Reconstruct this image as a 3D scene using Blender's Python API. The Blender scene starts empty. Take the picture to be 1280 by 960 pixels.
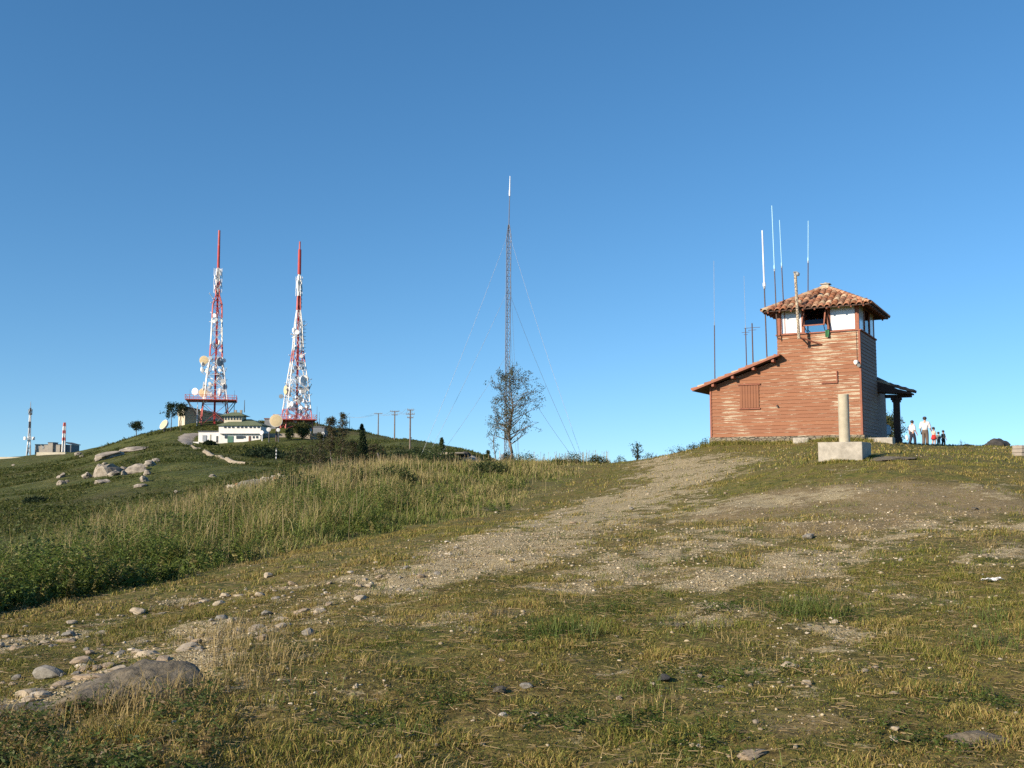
import bpy, bmesh, math, random
import numpy as np
from mathutils import Vector, Matrix
rnd = random.Random(7)
rng = np.random.default_rng(11)
scene = bpy.context.scene
COL = scene.collection
R = math.radians
PITCH = R(5.1); F = 1250.0                       # focal length in pixels of the 1280 px wide photograph
CP, SP = math.cos(PITCH), math.sin(PITCH)

def at(px, py, d):
    """world point at forward distance d (camera eye at the origin)"""
    a = (px - 640) / F; b = (480 - py) / F
    dy = CP - b * SP; dz = SP + b * CP
    return Vector((a / dy * d, d, dz / dy * d))

# ------------------------------------------------------------------ noise
def _h(ix, iy, s):
    n = (ix.astype(np.int64) * 374761393 + iy.astype(np.int64) * 668265263 + s * 974711) & 0x7fffffff
    n = ((n ^ (n >> 13)) * 1274126177) & 0x7fffffff
    n = n ^ (n >> 16)
    return (n & 0xffff) / 65535.0
def vnoise(x, y, s=0):
    ix = np.floor(x); iy = np.floor(y); fx = x - ix; fy = y - iy
    fx = fx * fx * (3 - 2 * fx); fy = fy * fy * (3 - 2 * fy)
    a = _h(ix, iy, s); b = _h(ix + 1, iy, s); c = _h(ix, iy + 1, s); d = _h(ix + 1, iy + 1, s)
    return (a * (1 - fx) + b * fx) * (1 - fy) + (c * (1 - fx) + d * fx) * fy
def fbm(x, y, s=0, o=3):
    t = 0; a = .5; n = 0
    for k in range(o):
        t = t + a * vnoise(x * 2 ** k, y * 2 ** k, s + k * 17); n += a; a *= .5
    return t / n
def sstep(e0, e1, v):
    t = np.clip((v - e0) / (e1 - e0), 0, 1); return t * t * (3 - 2 * t)

# ------------------------------------------------------------------ terrain
CT = []
def C(px, py, d): p = at(px, py, d); CT.append((p.x, p.y, p.z))
def W(x, y, z): CT.append((x, y, z))
for a in [(0,960,5.2),(640,960,5.2),(1280,960,5.0),(-200,960,5.2),(1480,960,5.0),
          (0,870,7.5),(0,770,13),(-250,800,11),(230,722,17),(450,672,24),(640,640,31),(690,615,38),(730,596,46),
          (640,800,8.5),(640,700,14.5),(640,665,20),(330,830,7.6),(330,760,11.5),
          (1280,800,8),(1280,700,12.5),(1280,640,18),(1280,600,23),(1280,575,34),(1280,558,56),(1500,560,50),(1500,640,18),
          (960,960,5.1),(960,800,8.2),(960,700,13.5),(960,640,20.5),(960,600,27),(960,575,37),(960,560,47),
          (1055,600,24),(1056,574,28.3),(1150,557,62),(1150,562,45),(1080,552,46),(889,556,51.5),(850,566,54),(800,575,55),(760,579,55),
          (600,582,56),(680,581,57),(500,588,55),(420,602,50),(300,631,40),(200,660,34),(100,690,29),(0,735,25),(1000,552,60)]: C(*a)
for a in [(0,-4,-1.65),(-8,-4,-2.0),(8,-4,-1.35),(-20,0,-3),(20,0,-.8),(0,0,-1.62),(0,-30,-3),(-40,-20,-7),(40,-20,-2),
          (-28,40,-5.5),(-20,60,-4.5),(-10,70,-2.6),(-8,80,-2.2),(0,90,-2.5),(10,85,-1.5),(24,90,.6),(45,90,.4),(60,50,.3),
          (-45,30,-8),(-60,60,-8.5),(0,130,-7),(30,150,-8),(80,150,-8),(20,250,-14),(120,300,-20),(10,420,-20),(150,700,-40),(0,800,-30)]: W(*a)
for a in [(0,652,90),(-200,665,90),(150,632,95),(300,607,105),(400,590,115),(450,583,130),(520,582,110),(560,577,105),
          (0,618,150),(0,592,260),(0,577,420),(0,573,490),(-200,590,420),(-200,620,200),
          (100,602,150),(100,582,230),(100,568,330),(110,562,350),(170,592,150),(170,564,230),(168,548,290),(170,550,345),
          (230,582,150),(230,562,210),(230,546,255),(213,539,278),(290,556,250),(250,558,248),(262,528,288),(370,531,285),(320,545,268),
          (300,577,180),(350,580,170),(400,572,180),(400,557,230),(405,548,268),(470,546,290),(470,562,200),(440,541,285),
          (520,553,235),(560,562,195),(585,571,170),(640,600,170),(640,590,240),(600,590,300),
          (35,569,520),(75,564,520),(90,565,520),(130,567,450),(-80,580,520),(200,560,450),(300,560,420),(450,570,420)]: C(*a)
CT = np.array(CT)
def warp(x, y):
    r = np.hypot(x, y) + 1e-6; w = 14 * np.log1p(r / 10) / r
    return np.stack([x * w, y * w], -1)
def tk(a, b):
    d2 = ((a[:, None, :] - b[None, :, :]) ** 2).sum(-1)
    return .5 * d2 * np.log(d2 + 1e-9)
_P = warp(CT[:, 0], CT[:, 1]); n = len(_P)
# interpolate z scaled by distance so near and far weigh alike
_rc = np.hypot(CT[:, 0], CT[:, 1]) + 8
_A = np.zeros((n + 3, n + 3)); _A[:n, :n] = tk(_P, _P) + np.eye(n) * .25
_A[:n, n] = 1; _A[:n, n + 1:] = _P; _A[n, :n] = 1; _A[n + 1:, :n] = _P.T
_w = np.linalg.solve(_A, np.concatenate([CT[:, 2] / _rc, np.zeros(3)]))
def base_h(x, y):
    sh = np.shape(x); x = np.ravel(x).astype(float); y = np.ravel(y).astype(float)
    out = np.empty_like(x)
    for i in range(0, len(x), 20000):
        q = warp(x[i:i + 20000], y[i:i + 20000])
        out[i:i + 20000] = tk(q, _P) @ _w[:n] + _w[n] + q @ _w[n + 1:]
    r = np.hypot(x, y); z = np.clip(out, -.3, .3) * (r + 8)
    k = sstep(560, 900, r); z = z * (1 - k) + (-60) * k
    k2 = sstep(0, 1, np.clip(-y, 0, None) / 60)
    return (z * (1 - k2) + (-4 - .03 * r) * k2).reshape(sh)
def terr(x, y):
    r = np.hypot(x, y)
    z = base_h(x, y)
    nr = 1 - sstep(40, 90, r)
    z = z + nr * ((fbm(x / 1.6, y / 1.6, 3) - .5) * .13 + (fbm(x / .45, y / .45, 5, 2) - .5) * .085) * np.clip(r / 6, .5, 1)
    fr = sstep(70, 130, r)
    z = z + fr * ((fbm(x / 16, y / 16, 8) - .5) * 1.5 + (fbm(x / 4, y / 4, 9, 2) - .5) * .5)
    return z
# polar sheet, fine in front of the camera
AZF = np.linspace(R(-40), R(40), 441)
AZ = np.concatenate([np.linspace(-math.pi, R(-40), 50)[:-1], AZF, np.linspace(R(40), math.pi, 50)[1:-1]])
RR = np.concatenate([[.25], np.geomspace(.6, 4, 14)[:-1], np.geomspace(4, 620, 390)[:-1], np.geomspace(620, 6000, 16)])
GX = RR[:, None] * np.sin(AZ)[None]; GY = RR[:, None] * np.cos(AZ)[None]
GZ = terr(GX, GY)
LR = np.log(RR)
def ground(x, y):
    """height of the sheet as built (bilinear on the polar grid)"""
    x = np.asarray(x, float); y = np.asarray(y, float)
    r = np.clip(np.hypot(x, y), RR[0], RR[-1] * .99); a = np.clip(np.arctan2(x, y), R(-39.9), R(39.9))
    ri = np.clip(np.searchsorted(RR, r, 'right') - 1, 0, len(RR) - 2); fr = (r - RR[ri]) / (RR[ri + 1] - RR[ri])
    k = (a - AZF[0]) / (AZF[1] - AZF[0]); ai = np.clip(k.astype(int), 0, 439); fa = k - ai; ai = ai + 49
    z = (GZ[ri, ai] * (1 - fa) + GZ[ri, ai + 1] * fa) * (1 - fr) + (GZ[ri + 1, ai] * (1 - fa) + GZ[ri + 1, ai + 1] * fa) * fr
    return z
def gz(x, y): return float(ground(np.array([x]), np.array([y]))[0])
def hit(px, py, d0=3, d1=400):
    """first point of the ground on the line of sight"""
    p = at(px, py, 1.0); d = np.geomspace(d0, d1, 900)
    below = (ground(p.x * d, d) > p.z * d)
    k = int(np.argmax(below)) if below.any() else len(d) - 1
    return Vector((p.x * d[k], d[k], gz(p.x * d[k], d[k])))
def on(px, d, py=560):
    p = at(px, py, d); return Vector((p.x, p.y, gz(p.x, p.y)))

# ------------------------------------------------------------------ materials
def nodes(name):
    m = bpy.data.materials.new(name); m.use_nodes = True
    nt = m.node_tree; b = nt.nodes['Principled BSDF']
    return m, nt, b
def N(nt, t, **kw):
    nd = nt.nodes.new(t)
    for k, v in kw.items():
        if k in nd.inputs: nd.inputs[k].default_value = v
        else: setattr(nd, k, v)
    return nd
def noise(nt, scale, detail=4, rough=.6, vec=None, dist=0):
    nd = N(nt, 'ShaderNodeTexNoise'); nd.inputs['Scale'].default_value = scale; nd.inputs['Detail'].default_value = detail
    nd.inputs['Roughness'].default_value = rough; nd.inputs['Distortion'].default_value = dist
    if vec is not None: nt.links.new(vec, nd.inputs['Vector'])
    return nd.outputs['Fac']
def ramp(nt, fac, stops):
    nd = nt.nodes.new('ShaderNodeValToRGB'); e = nd.color_ramp.elements
    while len(e) < len(stops): e.new(.5)
    for s, (p, c) in zip(e, stops):
        s.position = p; s.color = (c[0], c[1], c[2], 1) if hasattr(c, '__len__') else (c, c, c, 1)
    nt.links.new(fac, nd.inputs['Fac']); return nd.outputs['Color']
def mix(nt, fac, a, b, mode='MIX'):
    nd = nt.nodes.new('ShaderNodeMix'); nd.data_type = 'RGBA'; nd.blend_type = mode
    for s, v in ((nd.inputs['Factor'], fac), (nd.inputs['A'], a), (nd.inputs['B'], b)):
        if hasattr(v, 'is_linked') or hasattr(v, 'node'): nt.links.new(v, s)
        elif hasattr(v, '__len__'): s.default_value = (v[0], v[1], v[2], 1)
        else: s.default_value = v
    return nd.outputs['Result']
def mth(nt, op, a, b=0, clamp=False):
    nd = nt.nodes.new('ShaderNodeMath'); nd.operation = op; nd.use_clamp = clamp
    for i, v in enumerate((a, b)):
        if hasattr(v, 'node'): nt.links.new(v, nd.inputs[i])
        else: nd.inputs[i].default_value = v
    return nd.outputs[0]
def attr(nt, name, out='Fac'):
    nd = nt.nodes.new('ShaderNodeAttribute'); nd.attribute_name = name; return nd.outputs[out]
def objco(nt, scale=(1, 1, 1)):
    t = nt.nodes.new('ShaderNodeTexCoord'); mp = nt.nodes.new('ShaderNodeMapping'); mp.inputs['Scale'].default_value = scale
    nt.links.new(t.outputs['Object'], mp.inputs['Vector']); return mp.outputs['Vector']
def bump(nt, b, h, strength=.4, dist=.02):
    nd = nt.nodes.new('ShaderNodeBump'); nd.inputs['Strength'].default_value = strength; nd.inputs['Distance'].default_value = dist
    nt.links.new(h, nd.inputs['Height']); nt.links.new(nd.outputs['Normal'], b.inputs['Normal'])
def mat(name, c1, c2=None, scale=3, rough=.7, metal=0, bmp=0, stops=(.35, .65), detail=5):
    m, nt, b = nodes(name); c2 = c2 or tuple(v * .72 for v in c1)
    v = objco(nt); f = noise(nt, scale, detail, .65, v)
    nt.links.new(ramp(nt, f, [(stops[0], c1), (stops[1], c2)]), b.inputs['Base Color'])
    b.inputs['Roughness'].default_value = rough; b.inputs['Metallic'].default_value = metal
    if bmp: bump(nt, b, f, bmp, .03)
    return m
def tintmat(name, rough=.65, trans=.25, spec=.25, bmp=0):
    m, nt, b = nodes(name); c = attr(nt, 'tint', 'Color')
    nt.links.new(c, b.inputs['Base Color']); b.inputs['Roughness'].default_value = rough
    b.inputs['Specular IOR Level'].default_value = spec
    if trans:
        t = nt.nodes.new('ShaderNodeBsdfTranslucent'); nt.links.new(c, t.inputs['Color'])
        mx = nt.nodes.new('ShaderNodeMixShader'); mx.inputs[0].default_value = trans
        nt.links.new(b.outputs[0], mx.inputs[1]); nt.links.new(t.outputs[0], mx.inputs[2])
        nt.links.new(mx.outputs[0], nt.nodes['Material Output'].inputs['Surface'])
    if bmp: bump(nt, b, noise(nt, 40, 4, .6, objco(nt)), bmp, .01)
    return m
M = {}
M['blade'] = tintmat('grass_blade', .65, .14); M['leaf'] = tintmat('leaf', .55, .42); M['tile'] = tintmat('roof_tile', .85, 0, .2, .5)
M['pebble'] = tintmat('pebble', .85, 0, .2, .3)
M['bark'] = mat('bark', (.13, .10, .075), (.05, .038, .03), 9, .9, bmp=.6)
M['palebark'] = mat('pale_bark', (.20, .165, .13), (.09, .07, .055), 9, .9, bmp=.6)
M['granite'] = mat('granite', (.40, .36, .30), (.23, .21, .18), 2.2, .9, bmp=.7, detail=10)
M['farrock'] = mat('far_rock', (.36, .31, .245), (.14, .12, .095), 1.1, .9, bmp=1, detail=12, stops=(.42, .62))
M['darkrock'] = mat('dark_rock', (.06, .055, .05), (.03, .028, .025), 3, .9, bmp=.7)
M['greyrock'] = mat('grey_bedrock', (.20, .165, .112), (.075, .062, .042), 7, .92, bmp=1.0, detail=14)
M['concrete'] = mat('concrete', (.44, .40, .33), (.27, .245, .20), 4, .9, bmp=.4, detail=9)
M['concretetop'] = mat('pillar_concrete', (.46, .41, .30), (.36, .32, .235), 5, .9, bmp=.3, detail=9)
M['white'] = mat('white_paint', (.80, .78, .74), (.68, .66, .62), 3, .6)
M['whitewall'] = mat('white_wall', (.80, .77, .72), (.70, .67, .62), .6, .8)
M['creamwall'] = mat('cream_wall', (.62, .56, .42), (.48, .43, .32), .4, .85)
M['red'] = mat('red_paint', (.50, .045, .035), (.36, .04, .035), .5, .55)
M['pinkred'] = mat('faded_red_paint', (.55, .13, .11), (.42, .07, .06), .5, .6)
M['maststeel'] = mat('dull_mast_steel', (.17, .175, .20), (.12, .125, .15), 3, .6, .2)
M['steel'] = mat('galvanised_steel', (.42, .43, .44), (.30, .31, .32), 3, .5, .4)
M['darksteel'] = mat('dark_steel', (.10, .10, .105), (.06, .06, .065), 3, .6, .3)
M['rust'] = mat('rusty_pole', (.12, .075, .06), (.07, .05, .045), 12, .75)
M['lichen'] = mat('lichen_pole', (.50, .42, .30), (.13, .09, .07), 14, .9, stops=(.45, .55))
M['fibre'] = mat('white_fibreglass', (.82, .83, .84), (.70, .74, .78), 2, .4)
M['bluefibre'] = mat('pale_blue_fibreglass', (.42, .68, .80), (.35, .6, .74), 2, .4)
M['greenroof'] = mat('green_roof', (.14, .165, .09), (.105, .13, .07), .6, .85)
M['greyroof'] = mat('grey_roof', (.10, .105, .11), (.07, .075, .08), .8, .85)
M['greywall'] = mat('grey_render_wall', (.36, .33, .28), (.28, .26, .225), .4, .85)
M['slatewall'] = mat('slate_grey_wall', (.20, .21, .22), (.13, .14, .15), .5, .85)
M['stonewall'] = mat('stone_wall', (.36, .31, .25), (.22, .19, .155), .8, .9, bmp=.8)
M['glassdark'] = mat('dark_window', (.03, .035, .04), (.05, .055, .06), 1, .15)
M['greendoor'] = mat('green_paint', (.06, .16, .11), (.05, .13, .09), 2, .6)
M['browndoor'] = mat('brown_wood', (.16, .07, .045), (.11, .05, .035), 5, .7)
M['radome'] = mat('beige_radome', (.66, .52, .30), (.58, .45, .26), .8, .7)
M['dishwhite'] = mat('white_dish', (.80, .80, .80), (.70, .70, .70), .8, .55)
M['dishgrey'] = mat('grey_dish', (.30, .33, .35), (.22, .24, .26), .8, .6)
M['paleroad'] = mat('pale_road', (.36, .31, .25), (.27, .23, .185), .3, .9)
M['dirtpath'] = mat('dirt_track', (.40, .33, .235), (.27, .22, .15), .5, .95)
M['wood'] = mat('weathered_wood', (.16, .13, .105), (.09, .075, .06), 8, .85)
M['polewood'] = mat('pole_wood', (.22, .17, .13), (.13, .10, .08), 4, .85)

# house paint: red-brown boards peeling along the board edges to pale wood
def paint(name, base, base2, peel, amount, vertical=False):
    m, nt, b = nodes(name)
    geo = objco(nt)
    big = noise(nt, .42, 2, .5, geo)
    lng = noise(nt, 1, 5, .62, objco(nt, (1.3, 1.3, 34) if not vertical else (24, 24, 1.5)))
    fine = noise(nt, 26, 4, .7, geo)
    sep = nt.nodes.new('ShaderNodeSeparateXYZ'); nt.links.new(geo, sep.inputs[0])
    per = mth(nt, 'MULTIPLY', sep.outputs['Z'], 1 / .178)
    wn = nt.nodes.new('ShaderNodeTexWhiteNoise'); wn.noise_dimensions = '1D'; nt.links.new(mth(nt, 'FLOOR', per), wn.inputs['W'])
    fr = mth(nt, 'FRACT', per)
    edge = mth(nt, 'ABSOLUTE', mth(nt, 'SUBTRACT', fr, .5)); edge = mth(nt, 'MULTIPLY', edge, .22)
    s = mth(nt, 'ADD', mth(nt, 'MULTIPLY', lng, .62), mth(nt, 'MULTIPLY', big, .36))
    s = mth(nt, 'ADD', s, edge); s = mth(nt, 'ADD', s, mth(nt, 'MULTIPLY', fine, .12))
    s = mth(nt, 'ADD', s, mth(nt, 'MULTIPLY', sep.outputs['X'], .012))
    msk = ramp(nt, s, [(amount, 0), (amount + .025, 1)])
    col = mix(nt, wn.outputs['Value'], base, base2)
    col = mix(nt, mth(nt, 'MULTIPLY', noise(nt, 5, 5, .7, geo), .5), col, tuple(v * .62 for v in base))
    pl = mix(nt, fine, peel, tuple(v * .62 for v in peel))
    nt.links.new(mix(nt, msk, col, pl), b.inputs['Base Color'])
    b.inputs['Roughness'].default_value = .75; b.inputs['Specular IOR Level'].default_value = .3
    bump(nt, b, mth(nt, 'ADD', mth(nt, 'MULTIPLY', lng, .6), fine), .35, .012)
    return m
M['boards'] = paint('peeling_red_boards', (.30, .128, .064), (.26, .112, .06), (.62, .52, .37), .625)
M['sideboards'] = paint('greyish_red_boards', (.30, .19, .15), (.25, .165, .135), (.45, .36, .27), .68)  # greyer, less peeled variant of the board paint for right and back walls
M['shutter'] = paint('shutter_boards', (.27, .113, .058), (.24, .10, .055), (.6, .45, .3), .74, True)
M['redwood'] = mat('red_brown_trim', (.32, .11, .06), (.22, .08, .05), 9, .75)
M['darkwood'] = mat('dark_eave_wood', (.075, .04, .03), (.045, .028, .022), 6, .85)
M['rubble'] = None
def rubblemat():
    m, nt, b = nodes('rubble_stone'); v = objco(nt, (1, 1, 2.2))
    vo = N(nt, 'ShaderNodeTexVoronoi'); vo.inputs['Scale'].default_value = 3.6; nt.links.new(v, vo.inputs['Vector'])
    ed = N(nt, 'ShaderNodeTexVoronoi', feature='DISTANCE_TO_EDGE'); ed.inputs['Scale'].default_value = 3.6; nt.links.new(v, ed.inputs['Vector'])
    sp = nt.nodes.new('ShaderNodeSeparateColor'); nt.links.new(vo.outputs['Color'], sp.inputs[0])
    c = ramp(nt, sp.outputs[0], [(0, (.20, .17, .12)), (.5, (.33, .28, .20)), (1, (.25, .21, .17))])
    c = mix(nt, mth(nt, 'MULTIPLY', noise(nt, 12, 5, .6, v), .6), c, (.10, .09, .05))
    g = ramp(nt, ed.outputs['Distance'], [(.0, 0), (.09, 1)])
    nt.links.new(mix(nt, g, (.06, .05, .04), c), b.inputs['Base Color']); b.inputs['Roughness'].default_value = .95
    bump(nt, b, g, .8, .05); return m
M['rubble'] = rubblemat()
def panemat(name, c1, c2):
    m = mat(name, c1, c2, 2.2, .12, stops=(.4, .75)); return m
M['pane'] = panemat('dusty_pane', (.74, .76, .78), (.50, .54, .57))
def glassmat():
    m, nt, b = nodes('clear_glass')
    g = nt.nodes.new('ShaderNodeBsdfGlossy'); g.inputs['Roughness'].default_value = .03
    t = nt.nodes.new('ShaderNodeBsdfTransparent'); t.inputs['Color'].default_value = (.85, .9, .9, 1)
    fr = nt.nodes.new('ShaderNodeFresnel'); fr.inputs['IOR'].default_value = 1.5
    mx = nt.nodes.new('ShaderNodeMixShader'); nt.links.new(mth(nt, 'ADD', fr.outputs[0], .06), mx.inputs[0])
    nt.links.new(t.outputs[0], mx.inputs[1]); nt.links.new(g.outputs[0], mx.inputs[2])
    nt.links.new(mx.outputs[0], nt.nodes['Material Output'].inputs['Surface']); return m
M['glass'] = glassmat()
M['carpaint'] = mat('blue_grey_car_paint', (.22, .30, .38), (.20, .28, .36), 1, .25, .3)
M['rubber'] = mat('rubber', (.02, .02, .02), (.03, .03, .03), 9, .85)
M['lamp'] = mat('lamp_glass', (.75, .75, .72), (.65, .65, .62), 5, .2)
M['redlamp'] = mat('red_lamp', (.35, .02, .02), (.3, .02, .02), 5, .2)

# ------------------------------------------------------------------ mesh builder and things
class MB:
    def __init__(s): s.v = []; s.f = []; s.c = None; s.t = []
    def add(s, vs, fs, tint=None):
        o = len(s.v); s.v += [tuple(v) for v in vs]; s.f += [tuple(i + o for i in f) for f in fs]
        if tint is not None: s.t += [tint] * len(vs)
    def box(s, c, d, m=None):
        x, y, z = (k / 2 for k in d); c = Vector(c)
        vs = [Vector((i, j, k)) for i in (-x, x) for j in (-y, y) for k in (-z, z)]
        if m is not None: vs = [m @ v for v in vs]
        s.add([v + c for v in vs], [(0, 1, 3, 2), (4, 6, 7, 5), (0, 4, 5, 1), (2, 3, 7, 6), (0, 2, 6, 4), (1, 5, 7, 3)])
    def tube(s, p0, p1, r0, r1=None, n=6, cap=True, tint=None):
        p0 = Vector(p0); p1 = Vector(p1); r1 = r0 if r1 is None else r1; d = (p1 - p0)
        if d.length < 1e-6: return
        q = d.to_track_quat('Z', 'Y'); vs = []
        for p, r in ((p0, r0), (p1, r1)):
            for k in range(n):
                a = 2 * math.pi * k / n + math.pi / n
                vs.append(p + q @ Vector((math.cos(a) * r, math.sin(a) * r, 0)))
        fs = [(k, (k + 1) % n, n + (k + 1) % n, n + k) for k in range(n)]
        if cap: fs += [tuple(range(n - 1, -1, -1)), tuple(range(n, 2 * n))]
        s.add(vs, fs, tint)
    def bar(s, p0, p1, w): s.tube(p0, p1, w * .7071, n=4)
    def path(s, pts, rad, n=6):
        for i in range(len(pts) - 1): s.tube(pts[i], pts[i + 1], rad[i], rad[i + 1], n)
    def lathe(s, prof, c=(0, 0, 0), n=20, q=None):
        c = Vector(c); vs = []
        for r, z in prof:
            for k in range(n):
                a = 2 * math.pi * k / n; v = Vector((r * math.cos(a), r * math.sin(a), z))
                vs.append((q @ v if q else v) + c)
        fs = [(i * n + k, i * n + (k + 1) % n, (i + 1) * n + (k + 1) % n, (i + 1) * n + k) for i in range(len(prof) - 1) for k in range(n)]
        fs += [tuple(range(n - 1, -1, -1)), tuple(range((len(prof) - 1) * n, len(prof) * n))]
        s.add(vs, fs)
    def prism(s, poly, ax, lo, hi):
        """polygon in the two axes other than ax, extruded along ax from lo to hi"""
        vs = []
        for e in (lo, hi):
            for a, b in poly:
                v = [a, b]; v.insert(ax, e); vs.append(v)
        k = len(poly)
        s.add(vs, [tuple(range(k)), tuple(range(2 * k - 1, k - 1, -1))] + [(i, i + k, (i + 1) % k + k, (i + 1) % k) for i in range(k)])
    def build(s, name, m, parent=None, smooth=False, bevel=0, fix=True):
        me = bpy.data.meshes.new(name); me.from_pydata(s.v, [], s.f)
        if s.t and len(s.t) == len(s.v):
            a = me.attributes.new('tint', 'FLOAT_COLOR', 'POINT'); a.data.foreach_set('color', np.array([(c[0], c[1], c[2], 1) for c in s.t], 'f').ravel())
        if fix:
            bm = bmesh.new(); bm.from_mesh(me); bmesh.ops.recalc_face_normals(bm, faces=bm.faces)
            bm.to_mesh(me); bm.free()
        me.materials.append(m)
        if smooth: me.polygons.foreach_set('use_smooth', [True] * len(me.polygons))
        o = bpy.data.objects.new(name, me); COL.objects.link(o)
        if parent: o.parent = parent
        if bevel:
            bv = o.modifiers.new('bevel', 'BEVEL'); bv.width = bevel; bv.segments = 2; bv.limit_method = 'ANGLE'
        return o
def tag(o, label, cat, group=None, kind=None):
    o['label'] = label; o['category'] = cat
    if group: o['group'] = group
    if kind: o['kind'] = kind
    return o
def thing(name, label, cat, loc=(0, 0, 0), rz=0, group=None):
    o = bpy.data.objects.new(name, None); COL.objects.link(o); o.empty_display_size = .2
    o.location = loc; o.rotation_euler = (0, 0, rz)
    return tag(o, label, cat, group)
def fastmesh(name, V, faces_list, m, tint=None, label=None, cat=None, kind='stuff', attrs=None, parent=None, smooth=False):
    """faces_list: list of (M,k) index arrays"""
    me = bpy.data.meshes.new(name); me.vertices.add(len(V)); me.vertices.foreach_set('co', np.ascontiguousarray(V, 'f').ravel())
    idx = np.concatenate([f.ravel() for f in faces_list]); tot = np.concatenate([np.full(len(f), f.shape[1]) for f in faces_list])
    st = np.concatenate([[0], np.cumsum(tot)[:-1]])
    me.loops.add(len(idx)); me.loops.foreach_set('vertex_index', idx.astype('i'))
    me.polygons.add(len(tot)); me.polygons.foreach_set('loop_start', st.astype('i'))
    try: me.polygons.foreach_set('loop_total', tot.astype('i'))
    except Exception: pass
    if tint is not None:
        a = me.attributes.new('tint', 'FLOAT_COLOR', 'POINT')
        a.data.foreach_set('color', np.concatenate([tint, np.ones((len(tint), 1))], 1).astype('f').ravel())
    for k, v in (attrs or {}).items():
        a = me.attributes.new(k, 'FLOAT', 'POINT'); a.data.foreach_set('value', v.astype('f'))
    me.update(calc_edges=True); me.validate()
    me.materials.append(m)
    if smooth: me.polygons.foreach_set('use_smooth', np.ones(len(tot), bool))
    o = bpy.data.objects.new(name, me); COL.objects.link(o)
    if parent: o.parent = parent
    if label: tag(o, label, cat)
    if kind: o['kind'] = kind
    return o
# ------------------------------------------------------------------ worn ground masks (world positions)
def seg_mask(x, y, pts):
    """pts: (x, y, halfwidth) polyline -> soft 0..1"""
    out = np.zeros_like(x)
    for (x0, y0, w0), (x1, y1, w1) in zip(pts[:-1], pts[1:]):
        dx, dy = x1 - x0, y1 - y0; L = dx * dx + dy * dy + 1e-9
        t = np.clip(((x - x0) * dx + (y - y0) * dy) / L, 0, 1)
        d = np.hypot(x - x0 - t * dx, y - y0 - t * dy); w = w0 + (w1 - w0) * t
        out = np.maximum(out, 1 - sstep(.2, 1.9, d / w))
    return out
def pl(lst): return [(*hit(a, b)[:2], w) for a, b, w in lst]
TRACKS = [pl([(-40, 905, .6), (60, 868, .65), (130, 848, .65), (250, 803, .7), (330, 780, .7), (420, 755, .75), (520, 720, .9), (600, 698, 1.1), (660, 678, 1.2),
              (720, 658, 1.4), (780, 634, 1.7), (830, 612, 1.9), (870, 592, 2.0), (850, 578, 1.8), (822, 574.5, 1.4)]),
          pl([(-40, 812, .35), (60, 800, .35), (110, 788, .25), (165, 765, .3), (280, 745, .5), (370, 735, .3), (470, 718, .35), (540, 705, .6), (620, 670, .7), (690, 652, .9), (760, 622, .9)]),
          pl([(850, 640, 1.6), (930, 628, 1.6), (1000, 620, 1.5)]),
          pl([(880, 735, .5), (920, 722, .6), (980, 712, .8), (1060, 690, .7), (1130, 665, .9)]),
          pl([(1045, 790, .5), (1015, 832, .4)]), pl([(1190, 660, .9), (1290, 655, 1)]), pl([(1230, 705, .4), (1290, 690, .6)]),
          pl([(400, 778, .3), (560, 772, .4), (600, 790, .3)]), pl([(860, 782, .3), (890, 765, .4)]), pl([(720, 735, .6), (830, 690, .8), (900, 665, 1)])]
EARTH = [pl([(930, 640, 1.1), (1000, 618, 1.6), (1080, 618, 1.9), (1150, 628, 2.0), (1230, 638, 1.9), (1300, 640, 1.6)]), pl([(1100, 655, 1), (1000, 660, .9)]), pl([(800, 885, .25), (860, 895, .25)]), pl([(480, 800, .2), (560, 772, .3), (640, 765, .25)]), pl([(980, 905, .2), (1040, 900, .15)]), pl([(840, 720, .4), (900, 735, .3)])]
def bare_mask(x, y):
    b = np.zeros_like(x)
    for i, t in enumerate(TRACKS): b = np.maximum(b, seg_mask(x, y, t) * (.92 if i < 2 else .62))
    e = np.zeros_like(x)
    for i, t in enumerate(EARTH): e = np.maximum(e, seg_mask(x, y, t) * (1 if i < 2 else .5))
    nz = fbm(x / 1.7, y / 1.7, 41, 4); nz2 = fbm(x / .5, y / .5, 43, 3)
    nat = sstep(.60, .74, nz) * .4
    b = np.clip(np.maximum(b, nat) + (nz - .5) * 1.3 * sstep(0, .35, b) + (nz2 - .5) * 1.0 * sstep(0, .35, b), 0, 1)
    e = np.clip(e + (nz - .5) * .9 * sstep(0, .35, e) + (nz2 - .5) * .5 * sstep(0, .35, e), 0, 1)
    near = 1 - sstep(60, 80, np.hypot(x, y))
    return b * near, e * near
FRONT = [at(*p).xy for p in [(-260, 815, 11), (-60, 785, 12), (0, 772, 13), (120, 750, 15), (230, 722, 17), (340, 697, 20.5), (450, 672, 24), (560, 655, 27.5), (640, 640, 31),
                             (690, 615, 38), (722, 598, 45), (748, 580, 54), (762, 576, 57)]]
BACK = [at(*p).xy for p in [(-260, 700, 22), (-60, 700, 24), (0, 690, 26), (100, 680, 30), (200, 655, 35), (300, 630, 41), (420, 602, 51), (500, 588, 58), (600, 582, 62), (700, 580, 63), (762, 580, 62)]]
def pdist(x, y, pts):
    d = np.full(np.shape(x), 1e9)
    for a, b in zip(pts[:-1], pts[1:]):
        dx, dy = b.x - a.x, b.y - a.y; t = np.clip(((x - a.x) * dx + (y - a.y) * dy) / (dx * dx + dy * dy), 0, 1)
        d = np.minimum(d, np.hypot(x - a.x - t * dx, y - a.y - t * dy))
    return d
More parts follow.
